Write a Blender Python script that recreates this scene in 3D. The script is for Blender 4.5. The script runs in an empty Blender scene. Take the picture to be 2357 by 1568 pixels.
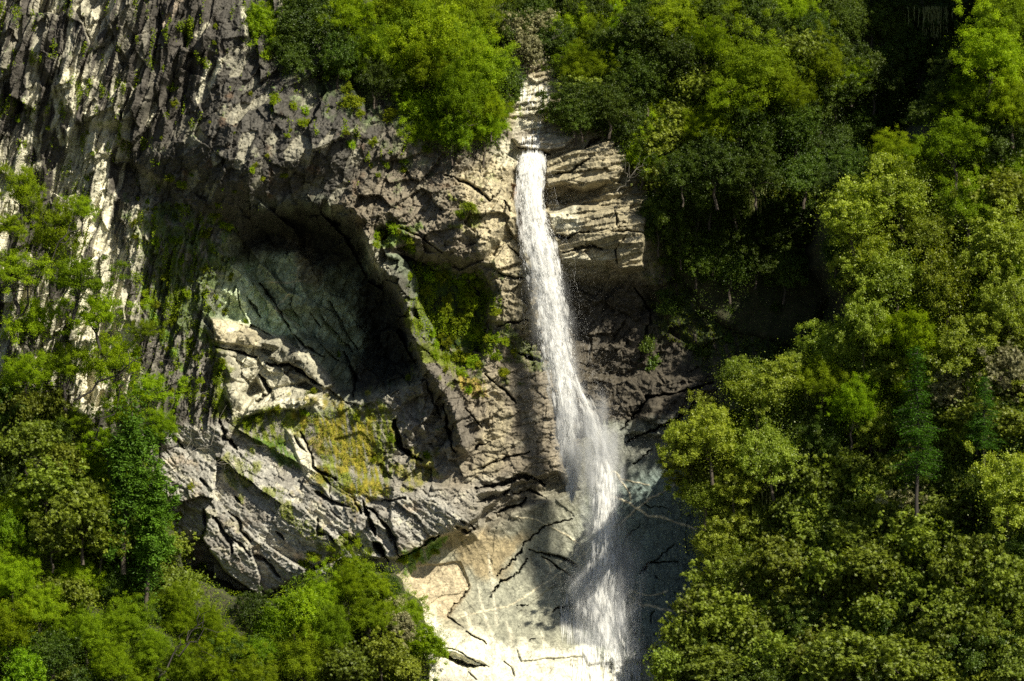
import bpy, math, random
import numpy as np
from mathutils import Vector
R_ = math.radians
rng = np.random.default_rng(7)
random.seed(7)
sc = bpy.context.scene
COL = sc.collection

# ------------------------------------------------------------ camera, sky, sun, exposure
S = 23.57            # traced units per metre on the plane Y = 0
CX, CY = 1178.5, 784.0
DIST, CAMZ = 400.0, 40.0
cam_d = bpy.data.cameras.new("camera")
cam = bpy.data.objects.new("camera", cam_d)
COL.objects.link(cam)
cam.location = (0, -DIST, CAMZ)
cam.rotation_euler = (R_(90), 0, 0)
cam_d.sensor_width = 36
cam_d.lens = 36 * DIST / 100.0
cam_d.clip_start = 1
cam_d.clip_end = 6000
sc.camera = cam

SUN = Vector((0.53, -0.50, 0.70)).normalized()
sun_el = math.asin(SUN.z)
sun_az = math.atan2(SUN.x, SUN.y)
w = bpy.data.worlds.new("World")
sc.world = w
w.use_nodes = True
nt = w.node_tree
bg = nt.nodes["Background"]
sky = nt.nodes.new("ShaderNodeTexSky")
sky.sky_type = 'NISHITA'
sky.sun_disc = False
sky.sun_elevation = sun_el
sky.sun_rotation = sun_az
nt.links.new(sky.outputs[0], bg.inputs[0])
bg.inputs[1].default_value = 0.05
sun_d = bpy.data.lights.new("sun", 'SUN')
sun_d.energy = 5.0
sun_d.angle = R_(0.5)
sun_d.color = (1.0, 0.93, 0.77)
sun_o = bpy.data.objects.new("sun", sun_d)
COL.objects.link(sun_o)
sun_o.rotation_euler = SUN.to_track_quat('Z', 'Y').to_euler()
sun_o.location = (60, -60, 120)
sc.view_settings.view_transform = 'Standard'
sc.view_settings.look = 'None'
sc.view_settings.gamma = 1
sc.view_settings.exposure = 0.68
sc.cycles.max_bounces = 8
sc.cycles.diffuse_bounces = 5
sc.cycles.transmission_bounces = 5
sc.cycles.transparent_max_bounces = 24
sc.cycles.volume_bounces = 1
sc.cycles.use_adaptive_sampling = True
sc.cycles.adaptive_threshold = 0.01
sc.cycles.use_denoising = False

# ------------------------------------------------------------ numeric helpers
def wx(px): return (np.asarray(px, float) - CX) / S
def wz(py): return CAMZ + (CY - np.asarray(py, float)) / S
def at(px, py, Y):
    k = (DIST + Y) / DIST
    return ((px - CX) / S * k, Y, CAMZ + (CY - py) / S * k)

_P = np.random.default_rng(3).permutation(512).astype(np.int64)
_P = np.concatenate([_P, _P, _P])
_G = np.stack([np.cos(np.arange(512) * 2.39996), np.sin(np.arange(512) * 2.39996)], 1)
def perlin(x, y, seed=0):
    xi = np.floor(x).astype(np.int64); yi = np.floor(y).astype(np.int64)
    xf = x - xi; yf = y - yi
    u = xf * xf * xf * (xf * (xf * 6 - 15) + 10); v = yf * yf * yf * (yf * (yf * 6 - 15) + 10)
    def g(i, j, dx, dy):
        h = _P[(_P[(xi + i + seed * 57) & 511] + yi + j) & 511]
        return _G[h, 0] * dx + _G[h, 1] * dy
    a = g(0, 0, xf, yf); b = g(1, 0, xf - 1, yf); c = g(0, 1, xf, yf - 1); d = g(1, 1, xf - 1, yf - 1)
    return ((a + u * (b - a)) * (1 - v) + (c + u * (d - c)) * v) * 1.5
def fbm(x, y, o=4, seed=0, ridged=False, gain=0.5):
    r = 0; a = 1; t = 0
    for i in range(o):
        n = perlin(x, y, seed + i * 3)
        if ridged: n = 1 - 2 * np.abs(n) ** 0.8
        r = r + a * n; t += a; a *= gain; x = x * 2.03 + 5.1; y = y * 2.03 + 9.7
    return r / t
def facet(x, y, seed=0, tilt=1.0):
    """broken-rock facets: returns height with one random plane per cell, the border distance and a cell value"""
    xi = np.floor(x).astype(np.int64); yi = np.floor(y).astype(np.int64)
    f1 = np.full(x.shape, 9.0); f2 = np.full(x.shape, 9.0); h1 = np.zeros(x.shape); cv = np.zeros(x.shape)
    for i in (-1, 0, 1):
        for j in (-1, 0, 1):
            h = _P[(_P[(xi + i + seed * 31) & 511] + yi + j) & 511]
            q = _P[h + 77]; s = _P[h + 301]; r = _P[q + 11]
            cx = xi + i + 0.1 + 0.8 * h / 511; cy = yi + j + 0.1 + 0.8 * q / 511
            dx = x - cx; dy = y - cy
            d = np.sqrt(dx * dx + dy * dy)
            pl = (s / 255.5 - 1) * 0.5 + ((r / 255.5 - 1) * dx + ((_P[s + 5]) / 255.5 - 1) * dy) * tilt
            m = d < f1
            f2 = np.where(m, f1, np.minimum(f2, d)); f1 = np.where(m, d, f1)
            h1 = np.where(m, pl, h1); cv = np.where(m, s / 511.0, cv)
    return h1, f2 - f1, cv
def sstep(a, b, x):
    t = np.clip((x - a) / (b - a), 0, 1)
    return t * t * (3 - 2 * t)
def seg_dist(px, py, x0, y0, x1, y1):
    dx, dy = x1 - x0, y1 - y0
    t = np.clip(((px - x0) * dx + (py - y0) * dy) / (dx * dx + dy * dy + 1e-9), 0, 1)
    return np.hypot(px - x0 - t * dx, py - y0 - t * dy), t
def sdist(U, V, poly):
    """signed distance, positive inside"""
    d = np.full(U.shape, 1e9); ins = np.zeros(U.shape, bool)
    n = len(poly)
    for i in range(n):
        x0, y0 = poly[i]; x1, y1 = poly[(i + 1) % n]
        dd, _ = seg_dist(U, V, x0, y0, x1, y1)
        d = np.minimum(d, dd)
        c = ((y0 > V) != (y1 > V))
        if y1 != y0:
            ins ^= c & (U < (x1 - x0) * (V - y0) / (y1 - y0) + x0)
    return np.where(ins, d, -d)
def ldist(U, V, line):
    d = np.full(U.shape, 1e9); tt = np.zeros(U.shape); n = len(line) - 1
    for i in range(n):
        dd, t = seg_dist(U, V, *line[i], *line[i + 1])
        m = dd < d
        d = np.where(m, dd, d); tt = np.where(m, (i + t) / n, tt)
    return d, tt
def region(U, V, pts, pad):
    p = np.array(pts)
    m = (U > p[:, 0].min() - pad) & (U < p[:, 0].max() + pad) & (V > p[:, 1].min() - pad) & (V < p[:, 1].max() + pad)
    return m
def cropc(ox, oy, k, pts): return [(ox + k * a, oy + k * b) for a, b in pts]
A4 = lambda *p: cropc(828.6, 1012.8, .3541, p)
C3 = lambda *p: cropc(349.9, 966.7, .2936, p)
C2 = lambda *p: cropc(460.4, 368.3, .505, p)
S3 = lambda *p: cropc(1012.8, 138.1, .411, p)

class Thin:
    """smooth surface through control points (px, py, Y)"""
    def __init__(s, pts, lam=0.02):
        p = np.array(pts, float); s.c = p[:, :2] / 300.0
        n = len(p); K = s.k(s.c, s.c) + lam * np.eye(n)
        A = np.zeros((n + 3, n + 3)); A[:n, :n] = K; A[:n, n] = 1; A[:n, n + 1:] = s.c; A[n, :n] = 1; A[n + 1:, :n] = s.c.T
        s.w = np.linalg.solve(A, np.concatenate([p[:, 2], [0, 0, 0]]))
    def k(s, a, b):
        d2 = ((a[:, None, :] - b[None, :, :]) ** 2).sum(-1)
        return d2 * np.log(d2 + 1e-9) * 0.5
    def __call__(s, u, v):
        u = np.asarray(u, float); v = np.asarray(v, float); sh = u.shape
        q = np.stack([u.ravel(), v.ravel()], 1) / 300.0; n = len(s.c)
        out = np.empty(len(q))
        for i in range(0, len(q), 60000):
            qq = q[i:i + 60000]
            out[i:i + 60000] = s.k(qq, s.c) @ s.w[:n] + s.w[n] + qq @ s.w[n + 1:]
        return out.reshape(sh)
def coarse_eval(fn, us, vs):
    """evaluate a smooth surface on a coarse lattice and interpolate it onto the full one"""
    cu = np.arange(us[0] - 20, us[-1] + 40, 20.0); cv = np.arange(vs[0] - 20, vs[-1] + 40, 20.0)
    U, V = np.meshgrid(cu, cv); F = fn(U, V)
    fu = (us - cu[0]) / 20; fv = (vs - cv[0]) / 20
    iu = fu.astype(int); iv = fv.astype(int); a = (fu - iu)[None, :]; b = (fv - iv)[:, None]
    def g(di, dj): return F[np.ix_(iv + dj, iu + di)]
    return (g(0, 0) * (1 - a) + g(1, 0) * a) * (1 - b) + (g(0, 1) * (1 - a) + g(1, 1) * a) * b

def grid_mesh(name, X, Y, Z, cols=None, flo=None, smooth=False):
    h, w_ = X.shape
    me = bpy.data.meshes.new(name)
    co = np.stack([X, Y, Z], -1).reshape(-1, 3).astype(np.float32)
    idx = np.arange(h * w_).reshape(h, w_)
    f = np.stack([idx[:-1, :-1], idx[1:, :-1], idx[1:, 1:], idx[:-1, 1:]], -1).reshape(-1, 4)
    fast_mesh(me, co, f)
    if cols is not None:
        a = me.color_attributes.new("tint", 'FLOAT_COLOR', 'POINT')
        c = np.ones((h * w_, 4), np.float32); c[:, :3] = cols.reshape(-1, 3)
        a.data.foreach_set("color", c.ravel())
    for k, v in (flo or {}).items():
        a = me.attributes.new(k, 'FLOAT', 'POINT')
        a.data.foreach_set("value", v.reshape(-1).astype(np.float32))
    if smooth: me.polygons.foreach_set("use_smooth", np.ones(len(f), bool))
    return me
def fast_mesh(me, co, f):
    f = np.asarray(f, np.int32); k = f.shape[1]
    me.vertices.add(len(co)); me.vertices.foreach_set("co", np.asarray(co, np.float32).ravel())
    me.loops.add(f.size); me.loops.foreach_set("vertex_index", f.ravel())
    me.polygons.add(len(f))
    me.polygons.foreach_set("loop_start", np.arange(0, f.size, k, dtype=np.int32))
    me.update(calc_edges=True)

def link(name, me, mat, parent=None, loc=(0, 0, 0)):
    o = bpy.data.objects.new(name, me)
    COL.objects.link(o)
    if mat is not None and not me.materials: me.materials.append(mat)
    o.parent = parent; o.location = loc
    return o
def tag(o, label=None, cat=None, group=None, kind=None):
    if label: o["label"] = label
    if cat: o["category"] = cat
    if group: o["group"] = group
    if kind: o["kind"] = kind
    return o

# ------------------------------------------------------------ materials
def new_mat(name):
    m = bpy.data.materials.new(name); m.use_nodes = True
    n = m.node_tree.nodes; n.clear()
    out = n.new("ShaderNodeOutputMaterial")
    return m, m.node_tree, out
def N(nt, t, **kw):
    n = nt.nodes.new(t)
    for k, v in kw.items():
        if k in n.inputs: n.inputs[k].default_value = v
        else: setattr(n, k, v)
    return n

def rock_material():
    m, nt, out = new_mat("rock")
    L = nt.links.new
    b = N(nt, "ShaderNodeBsdfPrincipled")
    at_ = N(nt, "ShaderNodeAttribute", attribute_name="tint")
    wet = N(nt, "ShaderNodeAttribute", attribute_name="wet")
    tc = N(nt, "ShaderNodeNewGeometry")
    n1 = N(nt, "ShaderNodeTexNoise", Scale=1.1, Detail=8.0, Roughness=0.72)
    n2 = N(nt, "ShaderNodeTexNoise", Scale=5.5, Detail=5.0, Roughness=0.7)
    L(tc.outputs["Position"], n1.inputs["Vector"]); L(tc.outputs["Position"], n2.inputs["Vector"])
    r1 = N(nt, "ShaderNodeMapRange"); r1.inputs[1].default_value = .34; r1.inputs[2].default_value = .66; r1.inputs[3].default_value = .55; r1.inputs[4].default_value = 1.4
    L(n1.outputs[0], r1.inputs[0])
    r2 = N(nt, "ShaderNodeMapRange"); r2.inputs[1].default_value = .32; r2.inputs[2].default_value = .68; r2.inputs[3].default_value = .65; r2.inputs[4].default_value = 1.35
    L(n2.outputs[0], r2.inputs[0])
    mu = N(nt, "ShaderNodeMath", operation='MULTIPLY'); L(r1.outputs[0], mu.inputs[0]); L(r2.outputs[0], mu.inputs[1])
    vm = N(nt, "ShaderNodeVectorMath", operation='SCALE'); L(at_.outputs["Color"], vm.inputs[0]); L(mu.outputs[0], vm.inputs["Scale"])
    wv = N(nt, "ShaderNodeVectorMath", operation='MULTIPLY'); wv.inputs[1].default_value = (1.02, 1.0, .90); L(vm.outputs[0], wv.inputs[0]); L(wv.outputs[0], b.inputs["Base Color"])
    rr = N(nt, "ShaderNodeMapRange"); rr.inputs[3].default_value = .82; rr.inputs[4].default_value = .28
    L(wet.outputs["Fac"], rr.inputs[0]); L(rr.outputs[0], b.inputs["Roughness"])
    b.inputs["Specular IOR Level"].default_value = .35
    vo = N(nt, "ShaderNodeTexVoronoi", feature='DISTANCE_TO_EDGE', Scale=.62)
    mpv = N(nt, "ShaderNodeMapping"); mpv.inputs["Scale"].default_value = (1.0, .6, 1.9); mpv.inputs["Rotation"].default_value = (0, .5, 0)
    nw = N(nt, "ShaderNodeTexNoise", Scale=1.5, Detail=4.0); L(tc.outputs["Position"], nw.inputs["Vector"])
    av = N(nt, "ShaderNodeVectorMath", operation='MULTIPLY_ADD'); L(nw.outputs[1], av.inputs[0]); av.inputs[1].default_value = (1.1, 1.1, 1.1); L(tc.outputs["Position"], av.inputs[2])
    L(av.outputs[0], mpv.inputs[0]); L(mpv.outputs[0], vo.inputs["Vector"])
    rv = N(nt, "ShaderNodeMapRange"); rv.inputs[1].default_value = 0; rv.inputs[2].default_value = .03; rv.inputs[3].default_value = .6; rv.inputs[4].default_value = 1
    L(vo.outputs["Distance"], rv.inputs[0]); m3 = N(nt, "ShaderNodeMath", operation='MULTIPLY'); L(mu.outputs[0], m3.inputs[0]); L(rv.outputs[0], m3.inputs[1]); L(m3.outputs[0], vm.inputs["Scale"])
    bp0 = N(nt, "ShaderNodeBump", Strength=0.5, Distance=0.15); L(rv.outputs[0], bp0.inputs["Height"])
    bp = N(nt, "ShaderNodeBump", Strength=0.6, Distance=0.14); L(bp0.outputs[0], bp.inputs["Normal"])
    n3 = N(nt, "ShaderNodeTexNoise", Scale=4.0, Detail=7.0, Roughness=0.75)
    L(tc.outputs["Position"], n3.inputs["Vector"])
    L(n3.outputs[0], bp.inputs["Height"]); L(bp.outputs[0], b.inputs["Normal"])
    L(b.outputs[0], out.inputs[0])
    return m

def leaf_material(name, c1, c2, rough=.5, trans=.35, spec=.4, var=.3):
    """leaf colour runs from c1 to c2 over clump-sized noise, each tree a little different"""
    m, nt, out = new_mat(name)
    L = nt.links.new
    b = N(nt, "ShaderNodeBsdfPrincipled", Roughness=rough)
    b.inputs["Specular IOR Level"].default_value = spec
    oi = N(nt, "ShaderNodeObjectInfo")
    tc = N(nt, "ShaderNodeTexCoord")
    n1 = N(nt, "ShaderNodeTexNoise", Scale=.8, Detail=3.0)
    L(tc.outputs["Object"], n1.inputs["Vector"])
    at_ = N(nt, "ShaderNodeAttribute", attribute_name="lv")
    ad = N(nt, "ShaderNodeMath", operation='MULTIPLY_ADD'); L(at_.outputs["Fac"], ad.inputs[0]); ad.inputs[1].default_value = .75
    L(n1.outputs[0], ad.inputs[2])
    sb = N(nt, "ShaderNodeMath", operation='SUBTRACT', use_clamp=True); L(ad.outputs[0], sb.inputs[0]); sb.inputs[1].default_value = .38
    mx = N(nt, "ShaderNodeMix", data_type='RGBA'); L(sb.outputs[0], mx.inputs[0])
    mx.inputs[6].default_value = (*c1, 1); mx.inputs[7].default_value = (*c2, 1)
    hs = N(nt, "ShaderNodeHueSaturation")
    L(mx.outputs[2], hs.inputs["Color"])
    mr = N(nt, "ShaderNodeMapRange"); mr.inputs[3].default_value = 1 - var; mr.inputs[4].default_value = 1 + var
    L(oi.outputs["Random"], mr.inputs[0]); L(mr.outputs[0], hs.inputs["Value"])
    wn = N(nt, "ShaderNodeTexWhiteNoise", noise_dimensions='1D'); L(oi.outputs["Random"], wn.inputs["W"])
    mh = N(nt, "ShaderNodeMapRange"); mh.inputs[3].default_value = .494; mh.inputs[4].default_value = .516
    L(wn.outputs[0], mh.inputs[0]); L(mh.outputs[0], hs.inputs["Hue"])
    L(hs.outputs[0], b.inputs["Base Color"])
    t = N(nt, "ShaderNodeBsdfTranslucent"); 
    ht = N(nt, "ShaderNodeHueSaturation", Saturation=1.15, Value=1.3); L(hs.outputs[0], ht.inputs["Color"]); L(ht.outputs[0], t.inputs[0])
    ms = N(nt, "ShaderNodeMixShader"); ms.inputs[0].default_value = trans
    L(b.outputs[0], ms.inputs[1]); L(t.outputs[0], ms.inputs[2]); L(ms.outputs[0], out.inputs[0])
    return m

def bark_material(name, c):
    m, nt, out = new_mat(name); L = nt.links.new
    b = N(nt, "ShaderNodeBsdfPrincipled", Roughness=.85)
    tc = N(nt, "ShaderNodeTexCoord"); n1 = N(nt, "ShaderNodeTexNoise", Scale=6.0, Detail=5.0)
    L(tc.outputs["Object"], n1.inputs["Vector"])
    cr = N(nt, "ShaderNodeMix", data_type='RGBA'); L(n1.outputs[0], cr.inputs[0])
    cr.inputs[6].default_value = (*[x * .5 for x in c], 1); cr.inputs[7].default_value = (*[x * 1.5 for x in c], 1)
    L(cr.outputs[2], b.inputs["Base Color"]); L(b.outputs[0], out.inputs[0])
    return m

def water_material(name, alpha=.55, attr=None):
    m, nt, out = new_mat(name); L = nt.links.new
    b = N(nt, "ShaderNodeBsdfDiffuse"); b.inputs[0].default_value = (.96, .96, .93, 1)
    t = N(nt, "ShaderNodeBsdfTranslucent"); t.inputs[0].default_value = (.96, .96, .93, 1)
    g = N(nt, "ShaderNodeBsdfGlossy", Roughness=.35)
    gn = N(nt, "ShaderNodeNewGeometry"); va = N(nt, "ShaderNodeVectorMath", operation='MULTIPLY_ADD'); va.inputs[1].default_value = (.45, .45, .45); va.inputs[2].default_value = (.1, -.45, .7)
    L(gn.outputs["Normal"], va.inputs[0]); vn = N(nt, "ShaderNodeVectorMath", operation='NORMALIZE'); L(va.outputs[0], vn.inputs[0]); L(vn.outputs[0], b.inputs["Normal"])
    s1 = N(nt, "ShaderNodeMixShader"); s1.inputs[0].default_value = .15
    L(b.outputs[0], s1.inputs[1]); L(t.outputs[0], s1.inputs[2])
    s2 = N(nt, "ShaderNodeMixShader"); s2.inputs[0].default_value = .08
    L(s1.outputs[0], s2.inputs[1]); L(g.outputs[0], s2.inputs[2])
    tr = N(nt, "ShaderNodeBsdfTransparent")
    s3 = N(nt, "ShaderNodeMixShader")
    L(tr.outputs[0], s3.inputs[1]); L(s2.outputs[0], s3.inputs[2])
    if attr:
        a = N(nt, "ShaderNodeAttribute", attribute_name=attr); L(a.outputs["Fac"], s3.inputs[0])
    else: s3.inputs[0].default_value = alpha
    L(s3.outputs[0], out.inputs[0])
    return m

def mist_material(name, dens, scale):
    """spray hanging in the air: thick in the middle of its puff, thinning outwards, broken by noise"""
    m, nt, out = new_mat(name); L = nt.links.new
    v = N(nt, "ShaderNodeVolumePrincipled")
    v.inputs["Color"].default_value = (.95, .97, 1, 1)
    v.inputs["Anisotropy"].default_value = 0.0
    tc = N(nt, "ShaderNodeTexCoord")
    ln = N(nt, "ShaderNodeVectorMath", operation='LENGTH'); L(tc.outputs["Object"], ln.inputs[0])
    mr = N(nt, "ShaderNodeMapRange", interpolation_type='SMOOTHSTEP'); mr.inputs[1].default_value = 1; mr.inputs[2].default_value = .1; mr.inputs[3].default_value = 0; mr.inputs[4].default_value = 1
    L(ln.outputs["Value"], mr.inputs[0])
    gm = N(nt, "ShaderNodeNewGeometry")
    mp = N(nt, "ShaderNodeMapping"); mp.inputs["Scale"].default_value = scale; L(gm.outputs["Position"], mp.inputs[0])
    n1 = N(nt, "ShaderNodeTexNoise", Scale=1.0, Detail=2.0); L(mp.outputs[0], n1.inputs["Vector"])
    r2 = N(nt, "ShaderNodeMapRange"); r2.inputs[1].default_value = .38; r2.inputs[2].default_value = .64; L(n1.outputs[0], r2.inputs[0])
    mu = N(nt, "ShaderNodeMath", operation='MULTIPLY'); L(mr.outputs[0], mu.inputs[0]); L(r2.outputs[0], mu.inputs[1])
    m2 = N(nt, "ShaderNodeMath", operation='MULTIPLY'); L(mu.outputs[0], m2.inputs[0]); m2.inputs[1].default_value = dens
    L(m2.outputs[0], v.inputs["Density"]); L(v.outputs[0], out.inputs["Volume"])
    return m

ROCK = rock_material()

# ------------------------------------------------------------ the rock wall
base_cliff = Thin([
 (-400,0,-9),(-400,800,-6),(-400,1568,-8),(0,0,-6.5),(0,500,-3.5),(0,1000,-1.5),(0,1568,-4),(300,0,-5.5),(300,250,-4),(300,500,-1.5),(350,900,0),
 (550,0,-4),(600,-150,0),(500,300,-4.2),(700,380,-4.4),(830,400,-3.5),(450,620,0),(450,850,.3),(620,200,-3.5),(780,250,-2.5),
 (720,60,-1),(900,100,1),(1000,250,-1.5),(900,-60,6),(1080,0,12),(1200,100,13),(1225,200,5.5),(1225,120,9),(1220,300,4.2),(1000,-300,22),(1500,-300,30),(2000,-300,32),
 (950,450,-2.6),(1090,390,-1.8),(1170,400,.4),(1110,560,-1.4),(1190,560,1),(1222,370,3.6),(1225,450,3.0),
 (1350,320,4),(1450,400,3),(1350,500,1.6),(1450,560,1.5),(1400,700,5.2),(1600,700,8.5),(1800,600,12),(1700,450,10),(1600,300,8),(1500,200,10),
 (1700,100,9),(2000,50,14),(2300,100,16),(2000,400,13),(1900,800,10),(1650,850,6),(1450,850,5.2),
 (1150,700,0),(1180,900,.5),(1090,1000,0),(1250,1050,1.2),(1200,1130,0),(1000,900,-1),(1000,1100,-1),(900,1000,-.5),(750,1000,-.8),(600,960,-.5),
 (700,1150,-2.4),(560,1100,-1.8),(500,1230,-3),(700,1250,-3.2),(900,1200,-3),(1040,1180,-2),
 (1000,1290,0),(1200,1260,1.4),(1350,1150,2.8),(1500,1100,3.4),(1550,1300,1.5),(1300,1400,-1.2),(1100,1440,-3),(1000,1400,-3),(1200,1568,-7),(1400,1568,-6),(1600,1500,-2),
 (1400,1000,3.8),(1550,960,4.6),(1700,1200,4),(2000,1200,6),(2400,1200,8),(2700,600,24),(2600,1568,0),(400,1100,-.6),(400,1350,1),(620,1420,0),(300,1568,-2),(700,1568,-4),(1200,1800,-14),(600,1800,-10),(2000,1800,-8)
], lam=.03)

def spaced():
    def ax(lo, a, b, hi, st):
        mid = np.arange(a, b + st, st)
        out1 = [a]; d = st
        while out1[-1] > lo: d *= 1.12; out1.append(out1[-1] - d)
        out2 = [mid[-1]]; d = st
        while out2[-1] < hi: d *= 1.12; out2.append(out2[-1] + d)
        return np.concatenate([np.array(out1[1:])[::-1], mid, np.array(out2[1:])])
    return ax(-700, -60, 1960, 3000, 1.75), ax(-600, -60, 1620, 1950, 1.75)

CRACKS = [ # (points, half width, depth in metres)
 (A4((1100,710),(1250,750),(1400,810),(1440,850)),5,1.3),(A4((1190,760),(1290,830),(1380,880),(1420,950)),5,1.2),
 (A4((1390,515),(1230,545),(1130,610),(1070,680),(1050,730),(960,820),(890,890)),4.5,1.2),
 (A4((1100,770),(1050,830),(980,900),(920,920),(870,990),(840,1020)),4,1.1),
 (A4((715,945),(670,1010),(610,1070),(570,1150),(620,1190),(680,1225)),3.5,.7),(A4((690,1240),(740,1270),(800,1300),(820,1320)),4.5,1.3),
 (A4((450,1330),(520,1390),(620,1440),(700,1470),(800,1465)),9,2.2),(A4((1250,1120),(1300,1095),(1350,1090),(1450,1110)),4.5,1.0),
 (A4((1290,1130),(1340,1170)),2.5,.5),(A4((1015,1070),(1090,1080)),2.5,.6),(A4((1095,1310),(1135,1295)),3,.6),
 (A4((30,400),(60,540),(110,630)),5,1.6),(A4((50,430),(140,510),(220,640),(250,750)),6,2),(A4((80,660),(140,730),(180,790)),7,2),
 (A4((1820,860),(1880,810),(1980,795),(2060,785)),4.5,1.2),(A4((1900,800),(1960,740),(2050,680)),2.5,.7),(A4((1895,1200),(1890,1150),(1915,1100)),3,.8),
 (A4((1700,690),(1770,590),(1840,540)),2.3,.5),(A4((1920,880),(1950,910)),2.5,.4),(A4((2050,1000),(2090,1010)),2.5,.4),(A4((2000,440),(1880,440),(1850,410)),2.5,.5),
 (A4((1850,100),(1780,150),(1900,60)),3.5,1),(A4((1780,1230),(1790,1300)),3,.7),
 (A4((760,320),(850,300),(950,270),(1050,235),(1120,240),(1200,300)),8,2.2),(A4((870,480),(950,450),(1050,430),(1080,380)),6,1.5),
 (A4((1000,360),(1100,330),(1200,380)),5,1.2),(A4((760,400),(860,380),(980,330)),5,1.2),
 (A4((930,1430),(990,1480),(1010,1530)),3,.6),(A4((730,80),(790,40),(850,10)),4,.8),(A4((540,1330),(700,1400),(830,1470)),3,.7),(A4((700,1500),(760,1545)),3,.6),
 (A4((620,545),(690,600),(750,580)),5,1.3),(A4((640,500),(690,545),(745,575)),4,1.0),
 (C3((600,725),(680,790),(700,870),(780,940)),5,1.5),(C3((500,760),(560,870),(640,960),(640,1020)),5.5,1.6),(C3((640,920),(720,990),(800,1060)),3.5,1),
 (C3((880,1090),(950,1150),(1010,1220)),5,1.2),(C3((1280,560),(1360,610),(1450,640),(1550,670)),5,1.3),
 (C3((1160,100),(1220,180),(1240,270),(1270,370),(1340,420),(1440,460)),5.5,1.6),(C3((1120,120),(1160,190),(1230,260)),3,.8),
 (C3((1300,770),(1310,890),(1380,900),(1430,950)),4,1),(C3((1470,880),(1560,930),(1650,980)),4.5,1.1),
 (C3((1660,650),(1700,760),(1760,900)),6,1.7),(C3((1730,960),(1790,1010),(1840,1090)),8,2.2),(C3((1920,1090),(2050,1030),(2140,960),(2250,900)),6,1.8),
 (C3((1800,630),(1900,610),(2000,600)),4,.9),(C3((1900,0),(1910,100),(1940,220),(2050,290),(2110,310)),8,2.4),(C3((160,130),(240,230)),4,1),
 (C3((270,1180),(320,1280),(400,1370)),7,2),(C3((410,700),(430,850),(380,960)),5,1.3),(C3((390,470),(450,520)),4,.8),(C3((970,870),(1030,930)),4,.9),
 (C3((1400,700),(1480,770)),3,.7),(C3((1590,630),(1640,720)),5,1.2),(C3((660,600),(700,650)),4,.9),(C3((820,1060),(900,1090)),6,1.2),
 (C2((1110,1110),(1130,1220),(1160,1330)),6,1.8),(C2((1030,1000),(1060,1100),(1100,1180)),3.5,1),(C2((1210,1130),(1280,1220)),4,.8),
 (C2((60,850),(150,870),(260,900)),5,1.5),(C2((300,930),(400,930),(500,1000),(560,1030)),6,1.8),(C2((570,640),(620,740),(700,870)),5,1.2),
 (C2((480,690),(530,760)),3.5,.8),(C2((250,560),(330,660),(400,780)),5,1.2),(C2((1450,880),(1560,920)),6,1.6),(C2((1280,1400),(1380,1360),(1500,1330)),4,1),
 (C2((270,980),(310,1060),(260,1100)),7,2),(C2((640,880),(700,990),(690,1080)),6,1.4),(C2((200,620),(260,720)),6,1.4),(C2((160,590),(180,680)),4,1),
 (C2((420,560),(400,650),(440,760)),2.5,.5),(C2((420,800),(470,850),(560,900)),5,1.2),
 (C2((1300,980),(1400,1060),(1440,1110)),4,1),(C2((1360,760),(1420,740),(1500,730)),5,1.2),(C2((860,280),(980,340),(1100,420)),4,.9),
 (S3((340,740),(280,800),(210,720),(90,660),(30,650)),5,1.2),(S3((360,790),(390,850)),6,1.4),(S3((600,980),(700,1000),(830,960)),5,1.4),
 (S3((690,1080),(850,1050),(900,1060)),5,1.2),(S3((860,540),(740,620),(640,640)),4,.9),(S3((800,500),(900,430)),5,1.1),(S3((450,500),(560,520),(620,525)),6,1.5),
 (S3((960,960),(1060,960),(1150,980)),4,.8),(S3((970,830),(990,930)),4,.9),(S3((1040,980),(980,1060),(1000,1150)),3.5,.6),(S3((380,1040),(440,1090),(520,1200)),4,.9),
 (S3((330,1200),(420,1230),(500,1220)),4,1),
 ([(505,965),(520,1010),(545,1035)],6,1.6),([(735,1080),(760,1120),(765,1150)],3,.7),([(1270,900),(1283,960),(1290,1020),(1300,1075)],9,1.5),
 ([(1430,990),(1470,950),(1490,915),(1560,905),(1640,880)],6,1.6),([(1440,1020),(1500,990),(1560,965),(1600,930)],6,1.4),([(1460,660),(1500,720),(1480,800)],5,1.0),
]
VEINS = [(A4((640,1165),(820,1110),(960,1080),(1100,1000),(1260,890),(1400,790),(1560,650),(1760,490),(1880,380),(2090,270)),2.0),
 (A4((1600,345),(1700,380),(1800,440),(1870,495),(1960,510),(2080,540),(2190,580)),3.2),(A4((1700,960),(1800,1000),(1880,1015),(2000,980)),1.8),
 (A4((1740,1010),(1830,1070),(1940,1090),(2030,1120)),3),(A4((1250,570),(1350,620),(1400,660),(1440,690)),2),(A4((1030,500),(1150,520),(1240,560)),2),
 (A4((1660,220),(1740,320),(1760,390)),1.7),(A4((1560,230),(1660,210),(1700,260)),1.5),(A4((1210,780),(1240,850),(1200,900)),1.3),(A4((1300,880),(1310,960)),1.2),(A4((1700,260),(1880,290)),1.2),
 (C2((300,552),(470,548)),2.2),(C2((440,480),(400,600),(330,680),(440,760)),1.4)]
STREAKS = [(A4((835,740),(850,860),(870,960)),4),(A4((860,960),(880,1100),(890,1200)),3),(A4((765,940),(785,1050),(830,1200),(870,1290)),3.4),
 (A4((685,1120),(720,1220),(760,1290)),6),(A4((950,1180),(990,1290)),4),(A4((1180,1250),(1200,1340)),4)]

def soft(U, V, poly, w_=25, off=0):
    return sstep(-w_ + off, w_ + off, sdist(U, V, poly))
def warp(U, V, a, s, seed): return U + a * fbm(U / s, V / s, 3, seed), V + a * fbm(U / s + 31, V / s + 7, 3, seed + 5)

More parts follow.
